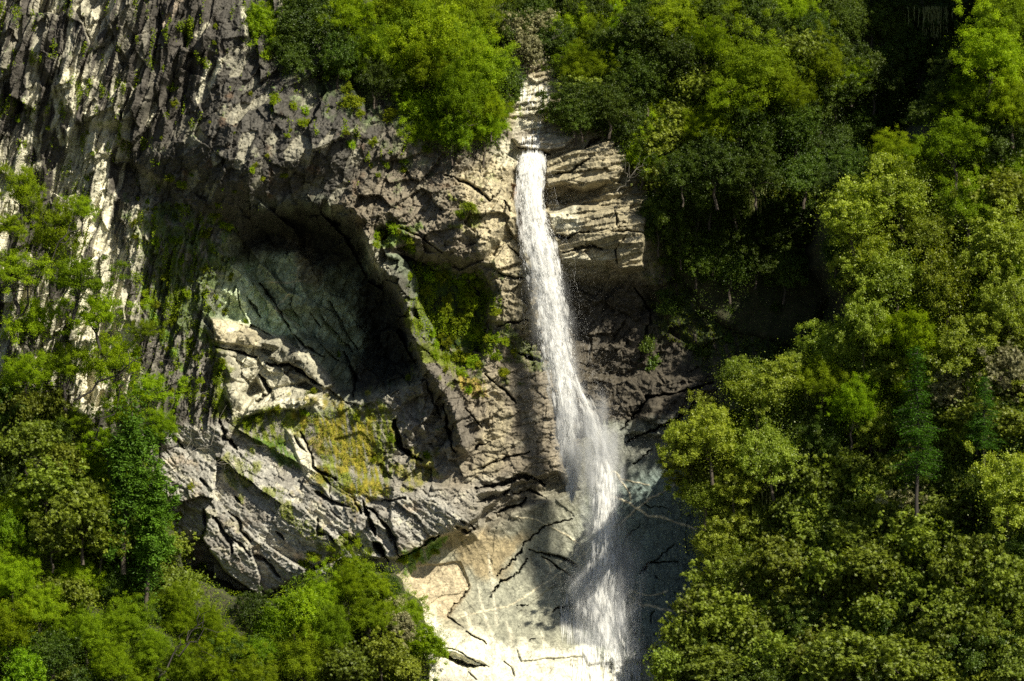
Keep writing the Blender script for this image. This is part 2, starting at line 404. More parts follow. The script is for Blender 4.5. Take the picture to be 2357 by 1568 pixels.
us, vs = spaced()
U0, V0 = np.meshgrid(us, vs)
UW, VW = warp(U0, V0, 6, 45, 11)            # wobble the traced edges
UB, VB = warp(U0, V0, 30, 110, 21)

zones = {
 'flute': [(-800,-700),(480,-700),(520,120),(420,330),(290,420),(330,620),(380,760),(440,960),(350,1000),(300,1600),(-800,1600)],
 'scaly': [(420,-700),(1000,-700),(830,60),(900,230),(960,300),(860,420),(740,480),(560,520),(500,560),(280,470),(300,380),(400,330),(500,120)],
 'lichen': [(290,420),(500,500),(520,600),(485,700),(480,800),(530,960),(460,980),(340,800),(280,600)],
 'cave': [(480,690),(520,540),(600,470),(740,470),(850,560),(930,660),(990,850),(900,900),(760,940),(560,960),(520,900)],
 'knob': [(830,380),(900,290),(1080,320),(1190,330),(1240,500),(1250,830),(1130,840),(1140,660),(1080,620),(900,560),(770,500)],
 'beds': [(1200,170),(1270,170),(1500,330),(1520,640),(1300,640),(1240,500),(1190,330)],
 'darkwall': [(1300,620),(1520,640),(1520,300),(1300,150),(1200,-600),(3000,-600),(3000,1100),(1560,1000),(1440,1000),(1350,900)],
 'warmwall': [(960,830),(1130,830),(1260,830),(1330,1100),(1120,1230),(1040,1150),(1010,1110),(1080,1010),(1000,960)],
 'bulge': [(340,1000),(520,980),(600,1010),(860,1130),(1020,1130),(1180,1110),(1100,1220),(910,1290),(640,1380),(480,1330),(330,1250)],
 'ledge': [(520,930),(640,900),(760,900),(900,890),(960,870),(1030,1000),(1060,1080),(960,1140),(850,1130),(560,1020)],
 'slab': [(900,1290),(1100,1215),(1330,1090),(1400,980),(1600,960),(3000,1000),(3000,2000),(500,2000),(880,1500)],
}
zw = {k: soft(UB, VB, p, 28) for k, p in zones.items()}
tot = sum(zw.values()) + 1e-4
zw = {k: v / tot for k, v in zw.items()}

def rot(U, V, deg, su, sv):
    a = R_(deg); return (U * math.cos(a) + V * math.sin(a)) / su, (-U * math.sin(a) + V * math.cos(a)) / sv
Y = coarse_eval(base_cliff, us, vs)
Y0 = Y.copy()
detail = np.zeros_like(Y); crev = np.zeros_like(Y)
cellv = {}
def addz(k, h): 
    global detail
    detail = detail + zw[k] * h
# fluted pale wall, seams leaning right at the top
a, b = rot(UW, V0, 12, 34, 330); fl1 = fbm(a, b, 3, 1, True)
a, b = rot(UW, V0, 14, 11, 150); fl2 = fbm(a, b, 3, 2, True)
a, b = rot(UW, VW, 16, 40, 150); fh, fd, fc = facet(a, b, 3, .9)
a, b = rot(UW, VW, 24, 22, 60); fh2, _, _ = facet(a, b, 4, 1.3)
a, b = rot(UB * .35 + U0 * .65, V0, 14, 25, 150); fs1, _, cs1 = facet(a, b, 39, 1.8)
a, b = rot(UW, V0, 15, 9, 90); fs2, _, _ = facet(a, b, 40, 1.6)
a, b = rot(UW, VW, 18, 85, 210); fl_, _, cfl = facet(a, b, 42, 1.4)
flute = -.2 * fl1 + 1.6 * fl_ + .9 * fh + .5 * fs1 + .25 * fs2 + .9 * fh2 * sstep(.1, -.3, fbm(U0 / 90, V0 / 90, 3, 44)) + .35 * fh2
addz('flute', flute)
a, b = rot(UW, VW, 28, 26, 50); h, d, c = facet(a, b, 5, 1.3); cellv['scaly'] = c; c_sc = c
a, b = rot(UW, VW, 22, 90, 130); h2, d2, c2 = facet(a, b, 6, 1.2)
a, b = rot(UW, VW, 25, 10, 20); h3, d3, c3 = facet(a, b, 8, 1.3)
addz('scaly', .55 * h + 2.1 * h2 + .18 * h3 - .2 * fbm(U0 / 60, V0 / 60, 4, 9, True))
a, b = rot(UW, V0, 6, 22, 200); lf = fbm(a, b, 4, 12, True)
addz('lichen', -.5 * lf + .6 * fs1 + .35 * fs2 + .35 * h3)
a, b = rot(UW, VW, -38, 46, 105); hc, dc, cc = facet(a, b, 14, 1.1)
addz('cave', 2.3 * hc + .35 * h3 + .5 * h - .8 * fbm(U0 / 70, V0 / 70, 5, 15, True))
a, b = rot(UW, VW, -25, 70, 48); hk, dk, ck = facet(a, b, 16, 1.2)
knob = 1.25 * hk + .4 * h + .2 * h3 - .2 * fbm(U0 / 40, V0 / 40, 5, 17, True)
addz('knob', knob)
a, b = rot(UW, VW, -12, 130, 30); hb, db, cb = facet(a, b, 18, 1.0)
a, b = rot(UW, V0, -9, 70, 11); hb2, _, _ = facet(a, b, 19, 1.2)
addz('beds', 1.0 * hb + .42 * hb2 + .1 * h3)
a, b = rot(UW, VW, -24, 110, 60); hd, dd_, cd = facet(a, b, 20, 1.1)
addz('darkwall', 1.4 * hd + .5 * h + .2 * h3)
a, b = rot(UW, VW, -20, 60, 22); hw, dw, cw = facet(a, b, 22, 1.0)
addz('warmwall', .32 * hw - .30 * fbm(*rot(UW, VW, -18, 70, 26), 5, 23, True) + .25 * hk + .08 * h3)
a, b = rot(UW, VW, 36, 150, 80); hg, dg, cg = facet(a, b, 24, 1.1)
a, b = rot(UW, VW, 40, 62, 17); hm, dm, cm_ = facet(a, b, 37, 1.1)
a, b = rot(UW, VW, 36, 20, 8); hn, dn, cn = facet(a, b, 38, 1.2)
addz('bulge', 1.9 * hg + .32 * hm + .16 * hn)
addz('ledge', 1.2 * hk + .2 * h3 + .3 * h - .3 * fbm(U0 / 50, V0 / 50, 5, 29, True))
a, b = rot(UW, VW, -30, 190, 90); hs_, ds_, cs_ = facet(a, b, 30, .8)
addz('slab', .22 * hs_ - .10 * fbm(*rot(UW, VW, 62, 60, 18), 4, 31, True) + .03 * h3 + .10 * fbm(U0 / 90, V0 / 90, 4, 33))

lm = pm0 = sstep(-6, 20, sdist(UW, VW, [(484,730),(560,742),(650,775),(720,815),(775,885),(745,935),(640,950),(540,968),(518,900),(492,800)]))
detail = detail * (1 - .72 * lm) + lm * (.35 * hk + .25 * h + .12 * h3)
rd_, _ = ldist(UW, VW, [(845,545),(865,605),(905,645),(930,700),(950,770),(975,830),(1010,880),(1050,960)])
detail = detail + np.exp(-(rd_ / 60) ** 2) * (knob * 1.1 + .7 * h + .8 * hc * .5)
a, b = rot(UW, VW, -30, 6.5, 5); h4, d4, c4 = facet(a, b, 35, 1.3)
detail = detail + h4 * (.05 + .05 * zw['scaly'] + .08 * zw['knob'] + .06 * zw['bulge'] - .07 * zw['slab'])
a, b = rot(UW, VW, 20, 24, 14); h5, d5, c5 = facet(a, b, 36, 1.3)
detail = detail + h5 * (0 * zw['bulge'] + .22 * zw['knob'] + .18 * zw['warmwall'] + .3 * zw['ledge'] + .05 * zw['beds'] + .3 * zw['darkwall'])
mlm = sstep(-10, 20, sdist(UW, VW, [(540,965),(700,940),(860,940),(885,1130),(830,1150),(740,1090),(620,1040)]))
detail = detail * (1 - .75 * mlm)
def block(poly, dY, w_=12, grad=None, off=0):
    """push the inside of a traced outline by dY metres; grad = (from, to) fades it in"""
    global Y
    m = region(U0, V0, poly, abs(w_) * 2 + 20)
    u, v = UW[m], VW[m]
    k = sstep(-w_ * .3, w_, sdist(u, v, poly) + off)
    if grad:
        (x0, y0), (x1, y1) = grad; dx, dy = x1 - x0, y1 - y0
        k = k * sstep(0, 1, ((u - x0) * dx + (v - y0) * dy) / (dx * dx + dy * dy))
    Y[m] += dY * k
# great overhanging brow above the cave
block([(520,-300),(1000,-300),(880,200),(850,330),(800,410),(700,430),(600,470),(530,505),(480,500),(440,450),(430,380),(460,200)], -3.3, 75, ((500,60),(500,400)))
block([(150,-50),(470,-50),(500,120),(380,200),(300,300),(180,300),(60,120)], -1.2, 20)
block([(240,360),(300,370),(400,430),(420,520),(300,470),(255,440)], 1.8, 18)
# the cave
block([(486,700),(500,620),(525,550),(575,500),(680,470),(755,490),(840,530),(855,600),(905,650),(938,700),(950,780),(975,845),(940,890),(870,905),(800,930),(700,935),(540,965),(525,900),(492,790)], 5.0, 55)
block([(520,560),(575,505),(680,476),(755,492),(840,535),(858,600),(905,650),(938,700),(950,780),(975,845),(930,850),(700,780),(560,640)], 2.4, 10)
block([(530,560),(640,500),(760,510),(840,560),(900,670),(940,790),(930,870),(830,900),(760,830),(700,640),(600,560)], 4.5, 70)
block([(484,730),(560,742),(650,775),(720,815),(775,885),(745,935),(640,950),(540,968),(518,900),(492,800)], -2.9, 32)
block([(486,732),(545,738),(600,756),(655,776),(640,800),(622,812),(580,800),(495,786)], -1.3, 5)
block([(628,800),(660,788),(720,826),(770,884),(748,896),(700,862),(650,838),(616,824)], -1.2, 5)
block([(600,792),(640,800),(620,822),(596,812)], 1.2, 5)
block([(497,802),(560,812),(592,832),(586,862),(560,884),(532,872),(518,850)], -.7, 5)
block([(604,836),(650,844),(706,872),(692,886),(640,893),(602,902),(592,872)], -.5, 5)
block([(588,870),(606,900),(566,920),(552,905)], 1.9, 8)
block([(700,878),(742,900),(728,910),(680,892)], 1.5, 6)
block([(572,925),(606,902),(670,889),(732,906),(738,928),(690,942),(620,948),(560,962)], -1.3, 7)
block([(520,882),(545,884),(556,908),(546,940),(534,960),(526,930)], -1.2, 7)
# buttress on its right and the mossy hollow beside it
def ridge(line, w_, dY, pw=1.5):
    global Y
    m = region(U0, V0, line, w_ * 2 + 15)
    d, t = ldist(UW[m], VW[m], line)
    Y[m] += dY * np.exp(-(d / w_) ** 2 * pw)
ridge([(845,545),(865,605),(905,645),(930,700),(950,770),(975,830),(1010,880),(1050,960),(1070,1030)], 20, -2.8)
block([(905,560),(1000,590),(1100,620),(1140,670),(1130,780),(1100,850),(1040,860),(1000,820),(965,740),(925,640)], 2.6, 26)
block([(925,930),(960,900),(975,1010),(1000,1050),(985,1065),(930,1030)], .6, 10)
block([(760,475),(830,510),(940,560),(1060,610),(1110,605),(1200,500),(1150,420),(1050,380),(920,370),(830,400)], -1.7, 18, ((950,380),(950,480)))
block([(1125,620),(1230,600),(1245,740),(1180,760),(1120,740)], -.8, 14)
block([(1165,780),(1240,760),(1265,830),(1220,860),(1150,840)], .9, 12)
# the lip and the beds beside the fall
block([(1180,318),(1250,305),(1330,312),(1300,345),(1230,352),(1195,345)], -1.6, 7)
block([(1250,372),(1320,345),(1430,310),(1455,380),(1420,420),(1340,440),(1300,430),(1250,440)], -2.0, 9)
block([(1250,432),(1300,430),(1350,440),(1400,420),(1380,455),(1300,470),(1252,465)], 1.6, 8)
block([(1255,488),(1320,470),(1400,475),(1490,500),(1485,620),(1430,630),(1400,610),(1290,605),(1262,540)], -2.6, 10)
block([(1262,540),(1330,545),(1290,600)], .8, 10)
block([(1415,535),(1485,535),(1480,628),(1425,625)], -.6, 6)
block([(1120,400),(1170,360),(1196,420),(1200,560),(1215,600),(1190,660),(1100,600),(1060,480)], -1.0, 16)
block([(1196,362),(1256,362),(1262,480),(1225,500),(1196,440)], .9, 8)
# right-hand wall under the beds
block([(1300,640),(1500,640),(1560,760),(1640,800),(1640,860),(1450,880),(1340,870),(1310,760)], 1.2, 20)
block([(1440,1000),(1490,920),(1640,880),(1700,930),(1600,965),(1530,1010)], -1.8, 12)
# bulging apron rocks, undercut below
block([(340,1000),(520,980),(860,1100),(1100,1120),(1180,1120),(1092,1205),(1000,1250),(912,1287),(760,1290),(690,1330),(605,1378),(520,1312),(465,1240),(480,1190),(400,1160),(330,1130)], -2.6, 9, ((560,1020),(620,1300)))
block([(462,1235),(520,1310),(605,1378),(520,1400),(440,1340),(430,1250)], 3.2, 14)
block([(1098,1140),(1180,1110),(1290,1085),(1335,1130),(1200,1170),(1110,1230)], 1.7, 12)
block([(845,1140),(900,1150),(912,1285),(870,1240)], 1.0, 8)
block([(655,985),(700,1000),(760,1140),(700,1100)], -.7, 8)
block([(925,940),(985,985),(1010,1080),(960,1075),(930,1020)], -.9, 8)
block([(1000,850),(1060,870),(1110,960),(1120,1020),(1040,1040)], -.9, 14)
# lower slab: peeled plates
block([(935,1305),(1060,1290),(1085,1350),(1030,1425),(960,1400)], .35, 5)
block([(900,1380),(1040,1440),(1120,1480),(1120,1530),(1010,1500)], -.9, 12)
block([(1030,1430),(1420,1490),(1420,1700),(900,1700),(960,1480)], -.9, 14)
block([(1190,1490),(1340,1480),(1345,1510),(1200,1520)], -.35, 4)
block([(1320,1440),(1490,1480),(1500,1520),(1350,1530)], -.5, 8)
block([(1225,1265),(1340,1300),(1365,1360),(1300,1335),(1220,1300)], .45, 5)

Y = Y + detail
crackm = np.zeros_like(Y); zone_b = zw['bulge'] + zw['ledge']
for line, hw_, dp in CRACKS:
    m = region(U0, V0, line, 30)
    if not m.any(): continue
    jit = 5.5 * fbm(U0[m] / 15, V0[m] / 15, 4, 41)
    d, t = ldist(UW[m] + jit, VW[m] + jit, line)
    taper = .45 + .75 * np.sin(np.pi * np.clip(t, .03, .97)) ** .7
    taper = taper * np.clip(.75 + 1.1 * fbm(U0[m] / 24, V0[m] / 24, 3, 43), .12, 1.6)
    k = np.exp(-(d / (hw_ * (.6 + .25 * zone_b[m] - .16 * zw['slab'][m]) * taper)) ** 2.6)
    Y[m] += dp * 1.15 * k
    crackm[m] = np.maximum(crackm[m], k)

# ---- rock colours (stone, moss and veins, with some shade painted in)
def C(r, g, b): return np.array([r, g, b])
DARK, GREY, PALE, TAN, WARM = C(.085,.078,.072), C(.19,.18,.165), C(.62,.60,.50), C(.42,.375,.27), C(.20,.175,.14)
BLUE, RUST, MOSSY, MOSSO, GREEN, GREENG = C(.12,.16,.16), C(.24,.12,.05), C(.15,.18,.018), C(.30,.21,.015), C(.05,.10,.01), C(.22,.26,.19)
n_big = fbm(U0 / 120, V0 / 120, 5, 51); n_mid = fbm(U0 / 36, V0 / 36, 5, 55); n_fin = fbm(U0 / 9, V0 / 9, 4, 58)
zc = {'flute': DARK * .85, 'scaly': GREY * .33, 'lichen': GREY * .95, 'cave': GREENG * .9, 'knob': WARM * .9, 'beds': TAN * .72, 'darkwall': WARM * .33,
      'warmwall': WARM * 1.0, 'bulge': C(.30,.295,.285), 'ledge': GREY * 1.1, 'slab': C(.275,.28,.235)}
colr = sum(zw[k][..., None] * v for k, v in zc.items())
def paint(mask, c, k=1.0):
    global colr
    mm = np.clip(mask * k, 0, 1)[..., None]
    colr = colr * (1 - mm) + c * mm
def pm(poly, w_=14, ns=0.0, thr=0.0):
    s = sdist(UB, VB, poly) if ns else sdist(UW, VW, poly)
    return sstep(-w_, w_, s + ns * n_mid * 60)
# pale seams of the fluted wall
a, b = rot(UW, V0, 13, 24, 300); s1 = fbm(a, b, 4, 61)
pale_area = soft(UB, VB, [(-60,-60),(330,-60),(330,200),(300,420),(330,700),(340,1000),(-60,1050)], 60)
paint(np.maximum(sstep(.05, .22, s1), .8 * sstep(.6, .7, cs1)) * zw['flute'] * (.35 + .65 * sstep(100, 420, V0)) * pale_area, PALE, .95)
paint(pm([(185,420),(235,410),(275,470),(265,600),(290,760),(330,900),(240,980),(150,800),(120,760),(180,600)], 16, .5) * sstep(-.25, .1, s1), PALE * 1.25, .95)
paint(pm([(140,170),(200,150),(220,260),(240,420),(160,440),(140,300)], 14, .5) * sstep(-.3, .05, s1), PALE * 1.1, .9)
paint(sstep(.8, .9, cfl + .3 * s1) * zw['flute'] * soft(UB, VB, [(-60,-60),(420,-60),(330,420),(330,1000),(-60,1050)], 40), PALE * .8, .7)
paint(pm([(300,470),(345,450),(340,560),(310,650),(290,600)], 10) * sstep(-.2, .1, fl2), PALE * .9, .8)
for q in ([(210,30),(225,110)],[(265,100),(235,165)],[(420,0),(380,60)],[(455,85),(478,60)],[(480,150),(455,235)],[(270,200),(250,290)],[(355,240),(342,290)],[(510,140),(485,200)],[(90,100),(75,230)],[(290,200),(282,250)],[(560,20),(575,90)],
          [(60,230),(90,390)],[(165,40),(160,120)],[(120,190),(140,330)]):
    d, t = ldist(UW, VW, q); paint(sstep(9, 3, d + 5 * n_fin) , PALE * .95 if q[0][0] != 420 else C(.6,.5,.42), .85)
paint(sstep(.2, .5, n_mid) * zw['scaly'], GREY * 1.1, .6)
paint(sstep(.25, .5, fbm(U0/50+9, V0/50, 4, 66)) * (zw['scaly'] + zw['knob'] * .6), RUST * .7, .35)
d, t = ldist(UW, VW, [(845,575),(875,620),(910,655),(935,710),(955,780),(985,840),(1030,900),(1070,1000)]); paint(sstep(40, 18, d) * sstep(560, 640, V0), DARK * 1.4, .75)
paint(sstep(.78, .9, c_sc + .3 * n_mid) * (zw['scaly'] + .4 * zw['knob']), PALE * .5, .7)
paint(sstep(.8, .95, cn + .35 * n_mid) * zw['bulge'], PALE * .85, .6)
paint(sstep(.25, .1, cm_ + .2 * n_mid) * zw['bulge'], DARK * 1.3, .6)
# cave stone, with the shade of the recess painted in
paint(pm([(500,650),(540,590),(600,560),(680,590),(740,660),(830,740),(830,810),(780,800),(700,760),(620,780),(520,740)], 14), GREENG * 2.5, .95)
paint(pm([(486,735),(560,745),(640,775),(700,800),(760,870),(770,900),(700,925),(600,940),(535,965),(520,900),(495,800)], 8), PALE * .72, .95)
paint(pm([(486,735),(560,745),(600,770),(590,800),(490,790)], 8), TAN * 1.25, .7)
paint(pm([(545,955),(575,915),(610,895),(670,886),(735,905),(745,935),(640,950)], 6), PALE, .95)
paint(pm([(640,560),(700,560),(735,620),(740,660),(700,650),(660,600)], 12, .4), TAN * .8, .7)
paint(pm([(836,550),(880,560),(900,630),(870,620),(845,590)], 8), PALE * .75, .9)
cm = zw['cave'][..., None]
colr = colr * (1 - cm) + colr * cm * (.62 + .8 * cc)[..., None]
colr = colr * (1 - lm * (.45 * sstep(.5, .2, ck + .4 * n_mid)))[..., None]
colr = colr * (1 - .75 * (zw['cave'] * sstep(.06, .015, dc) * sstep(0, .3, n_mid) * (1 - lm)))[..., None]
paint(pm([(840,620),(900,660),(940,740),(975,850),(940,890),(850,900),(800,900),(830,800),(800,700)], 20, .3), DARK * .35, .9)  # shadow on the cave's right wall, painted near-black into the stone
paint(pm([(520,480),(740,480),(850,540),(860,600),(740,600),(640,570),(540,600)], 20, .5), DARK * .4, .9)  # overhang shade on the roof, painted into the colour
paint(pm([(640,540),(700,540),(720,600),(740,650),(700,640),(665,590)], 12, .6), TAN * .35, .5)
# knobbly rock beside the fall
paint(pm([(1040,400),(1120,370),(1195,340),(1200,430),(1215,520),(1225,620),(1150,640),(1090,560),(1060,480)], 18, .4), TAN * 1.05, .85)
paint(pm([(1160,320),(1200,330),(1196,380),(1150,380),(1130,350)], 10), PALE * .9, .8)
paint(pm([(1180,430),(1205,430),(1215,550),(1190,540)], 6, .4), RUST * 1.3, .8)
paint(pm([(1190,170),(1265,190),(1260,300),(1180,310)], 12), PALE * .8, .9)
paint(pm([(1180,300),(1250,300),(1340,305),(1300,345),(1200,345)], 8), GREY * 2.0, .8)
paint(pm([(1250,485),(1320,475),(1345,520),(1290,540),(1260,530)], 8, .3), PALE * .95, .85)
paint(pm([(1290,585),(1400,590),(1390,612),(1300,608)], 6), PALE * .8, .7)
paint(pm([(1130,640),(1235,620),(1245,750),(1150,780),(1120,740)], 12, .4), TAN * .7, .8)
paint(pm([(1110,850),(1150,850),(1180,1000),(1130,1100),(1090,1100),(1120,960)], 16, .5), TAN * .85, .7)
paint(sstep(.1, .4, n_mid) * (zw['bulge']), C(.36,.28,.22), .5)
paint(sstep(.2, .5, fbm(U0/70, V0/40, 5, 71)) * (zw['bulge'] + zw['warmwall'] * .4), PALE * .72, .75)
paint(pm([(655,990),(690,985),(720,1050),(745,1110),(700,1095),(665,1040)], 6), PALE * .85, .95)
# slab colours and painted shade: tan on the left, green-grey in the middle, blue-grey right
paint(zw['slab'] * sstep(1120, 930, U0 - (V0 - 1300) * .25), TAN * .85, .85)
paint(pm([(935,1305),(1060,1290),(1085,1350),(1030,1425),(960,1400)], 6), C(.50,.42,.30), .75)
paint(pm([(1000,1230),(1110,1215),(1220,1230),(1150,1330),(1090,1330)], 20, .5), C(.33,.26,.15), .75)
paint(zw['slab'] * sstep(1290, 1420, U0) * sstep(1560, 1440, V0), C(.115,.165,.17), .9)  # cool shade on the right of the slab, painted as a blue tint
paint(zw['slab'] * sstep(1300, 1200, V0 + .45 * (U0 - 1100)) * sstep(1080, 1200, U0), C(.15,.145,.125), .75)  # shaded upper middle of the slab, painted darker
paint(pm([(900,1370),(1010,1430),(1130,1480),(1340,1490),(1420,1560),(1420,1750),(850,1750),(960,1480)], 16, .3), C(.74,.72,.62), .95)
paint(pm([(1000,1568),(1040,1545),(1130,1568),(1150,1700),(1000,1700)], 10), GREY * 1.9, .7)
for line, w2 in VEINS:
    m = region(U0, V0, line, 20)
    d, t = ldist(UW[m] + 2 * n_fin[m], VW[m] + 2 * n_fin[m], line)
    k = np.zeros_like(Y); k[m] = sstep(w2 + .8, w2 * .3, d); paint(k, C(.66,.60,.46), .85)
    Y -= .05 * k
for line, w2 in STREAKS:
    m = region(U0, V0, line, 30)
    d, t = ldist(U0[m], V0[m], line)
    k = np.zeros_like(Y); k[m] = np.exp(-(d / (w2 * (.5 + t))) ** 2); paint(k, C(.80,.76,.64), .45)
# water stains hanging down the walls
a, b = rot(U0, V0, 4, 13, 260); stn = fbm(a, b, 4, 77)
stz = zw['lichen'] + zw['warmwall'] * .8 + zw['slab'] * .35 + zw['knob'] * .5 + zw['scaly'] * .5
colr = colr * (1 - .45 * sstep(.05, .5, stn) * stz)[..., None]
colr = colr * (1 - .6 * crackm[..., None])  # colour darkened along the cracks
# moss and lichen
gy, gx = np.gradient(Y, vs, us)
up = np.clip(-gy * S, -3, 3)                     # ledges that lean back catch soil
moss = np.zeros_like(Y)
mst = fbm(*rot(U0, V0, -12, 12, 70), 4, 83)
def addm(poly, w_, amt, c, ns=.7):
    global moss
    m = pm(poly, w_, ns) * amt
    paint(m * sstep(-.45, .1, n_mid * .6 + mst * 1.3 + .02), c * (1 + .9 * mst[..., None]), .95)
    moss = np.maximum(moss, m)
addm([(530,965),(620,945),(700,940),(860,930),(900,960),(910,1080),(885,1140),(800,1140),(745,1110),(735,1000),(650,985),(655,1040),(610,1030),(560,1010)], 12, 1, MOSSY * .9, .15)
addm([(680,950),(800,935),(860,980),(885,1120),(840,1150),(790,1130),(750,1060),(720,1000)], 16, .75, MOSSO * .62 + MOSSY * .25, 2.2)
addm([(580,1010),(650,1010),(700,1090),(640,1060)], 8, .9, GREEN * 1.4, .5)
addm([(945,640),(1000,620),(1130,650),(1130,780),(1090,870),(1010,840),(960,740)], 12, .6, GREEN * .8, 1.8)
addm([(930,700),(960,700),(1010,820),(1080,880),(1040,890),(980,830)], 6, .75, MOSSY * .8, 1.3)
addm([(1060,870),(1110,880),(1120,920),(1080,930)], 8, .8, RUST * .8 + MOSSY * .5, .6)
addm([(485,760),(520,850),(530,960),(480,950)], 8, .9, MOSSY * .9, .6)
addm([(300,470),(430,500),(530,560),(500,640),(470,780),(430,800),(350,720)], 20, .55, GREEN * 1.5, 1.6)
addm([(325,640),(345,650),(350,700),(400,790),(420,850),(390,800),(340,720)], 5, .9, GREEN * 2.2, .3)
addm([(740,1240),(850,1240),(860,1290),(760,1280)], 8, .8, MOSSY * .8, .8)
addm([(600,1110),(640,1120),(735,1220),(730,1240),(660,1190)], 6, .8, MOSSY * .7, .7)
addm([(500,1070),(580,1050),(600,1110),(530,1130)], 10, .7, MOSSY * .8, 1.0)
addm([(920,1060),(1010,1030),(1000,1090),(940,1110)], 10, .8, MOSSY * .8 + RUST * .3, .8)
addm([(930,1275),(1040,1240),(1000,1285),(930,1305)], 6, .9, GREEN * 2.4, .5)
addm([(1500,480),(1960,480),(1960,850),(1650,860),(1520,760)], 40, .8, GREEN * .5, .8)
addm([(1040,470),(1110,470),(1120,510),(1060,510)], 8, .8, MOSSY, .8)
addm([(870,520),(960,530),(940,580),(870,560)], 8, .7, GREEN * 1.5, .8)
addm([(1150,770),(1240,760),(1240,850),(1160,850)], 10, .6, GREEN * .9, 1.2)
addm([(640,150),(1000,250),(950,380),(880,300),(700,200)], 30, .35, GREEN * 1.6, 1.6)
gen = sstep(.25, .55, n_mid + .3 * n_big) * sstep(.3, 1.4, up) * (zw['scaly'] + zw['lichen'] + zw['knob'] * .6 + zw['ledge'] + zw['bulge'] * .4 + zw['flute'])
paint(gen, GREEN * 1.6, .75); moss = np.maximum(moss, gen * .6)
wet = np.clip(sstep(150, 30, np.abs(U0 - 1290 - (V0 - 700) * .18)) * sstep(340, 600, V0) * .8 + zw['slab'] * .35 * sstep(1200, 1400, U0) + zw['bulge'] * .12 + zw['scaly'] * .25, 0, 1) * (1 - moss)
Y = Y + moss * .12 * n_fin - moss * .12
X = wx(U0) * (DIST + Y0) / DIST; Z = CAMZ + (CY - V0) / S * (DIST + Y0) / DIST
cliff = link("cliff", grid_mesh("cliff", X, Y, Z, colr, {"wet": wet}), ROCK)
tag(cliff, kind="structure")
def cliffY(px, py):
    i = np.clip(np.searchsorted(us, px), 0, len(us) - 1); j = np.clip(np.searchsorted(vs, py), 0, len(vs) - 1)
    return Y[j, i]
def cliff_at(px, py, out=0.0):
    i = int(np.clip(np.searchsorted(us, px), 0, len(us) - 1)); j = int(np.clip(np.searchsorted(vs, py), 0, len(vs) - 1))
    return (float(X[j, i]), float(Y[j, i]) - out, float(Z[j, i]))

# ------------------------------------------------------------ wooded slopes in front and above, valley floor
def soil_material():
    m, nt, out = new_mat("soil"); L = nt.links.new
    b = N(nt, "ShaderNodeBsdfPrincipled", Roughness=.95)
    g = N(nt, "ShaderNodeNewGeometry"); n1 = N(nt, "ShaderNodeTexNoise", Scale=.9, Detail=8.0, Roughness=.7)
    L(g.outputs["Position"], n1.inputs["Vector"])
    r = N(nt, "ShaderNodeValToRGB"); L(n1.outputs[0], r.inputs[0])
    e = r.color_ramp.elements; e[0].position = .35; e[0].color = (.012, .02, .004, 1); e[1].position = .7; e[1].color = (.06, .055, .025, 1)
    L(r.outputs[0], b.inputs["Base Color"]); L(b.outputs[0], out.inputs[0])
    return m
SOIL = soil_material()
RB = [(2250,-700),(2270,-300),(2330,0),(2240,130),(2150,290),(2000,380),(1930,440),(1900,500),(1900,600),(1960,690),(1930,790),(1840,850),(1730,900),(1640,970),(1600,1060),(1650,1200),(1640,1330),(1570,1450),(1530,1568),(1500,1900)]
base_right = Thin([(2400,0,-3),(2240,150,-3),(2150,300,-3.5),(2000,400,-3.5),(1920,560,-4),(1950,700,-4),(1840,850,-4),(1640,980,-6),(1620,1100,-5),(1640,1300,-5.5),(1540,1568,-10),
 (2600,0,-7),(2300,-400,0),(2500,400,-8),(2400,700,-10),(2300,1000,-13),(2200,1300,-17),(2100,1568,-22),(2800,800,-16),(2800,1568,-30),(2000,1000,-7),(1900,1300,-10),(1800,1568,-15),(2200,600,-5),(3000,-400,0),(2500,-500,6),(1500,2000,-20),(2500,2000,-40)], .05)
LB = [(-800,900),(-100,880),(60,900),(180,960),(330,1080),(380,1200),(420,1310),(520,1370),(620,1390),(760,1310),(900,1310),(985,1420),(980,1480),(1000,1568),(1050,1950),(-800,1950)]
base_left = Thin([(-300,900,-7),(0,900,-7),(150,960,-6),(330,1100,-5),(400,1300,-4.5),(550,1400,-6.5),(760,1320,-6),(900,1320,-4),(985,1450,-6.5),
 (0,1200,-12),(0,1568,-18),(300,1568,-15),(600,1568,-12),(900,1568,-9),(1000,1568,-8),(-400,1568,-24),(500,1900,-22),(1000,1900,-18)], .05)
base_top = Thin([(560,-20,-1),(650,130,-1.5),(800,170,-1),(900,200,-1),(960,330,-1.5),(1080,320,-1),(1150,200,2),(1270,200,4),(1300,300,3.5),(1450,320,3),(1500,480,3),(1700,480,6),(1800,400,7),(1600,650,6),(1750,750,7.5),(1860,700,8),(1800,200,4),(1900,300,7),(2050,200,12),(1950,400,10),(1700,100,6),
  (1200,80,11),(1200,0,15),(1000,0,7),(800,0,3),(1500,0,10),(1800,0,10),(2100,50,13),(2400,0,18),(1600,200,6),(1700,-300,30),(1000,-300,20),(600,-300,6),(2400,-300,32)], .05)
TB = [(560,-500),(570,60),(640,130),(760,180),(900,220),(960,300),(1040,350),(1120,320),(1165,230),(1175,120),(1230,120),(1290,180),(1290,280),(1420,310),(1500,400),(1505,480),(1560,640),(1640,740),(1760,790),(1880,800),(1920,640),(1900,450),(2100,360),(2300,200),(2700,0),(2900,-500)]
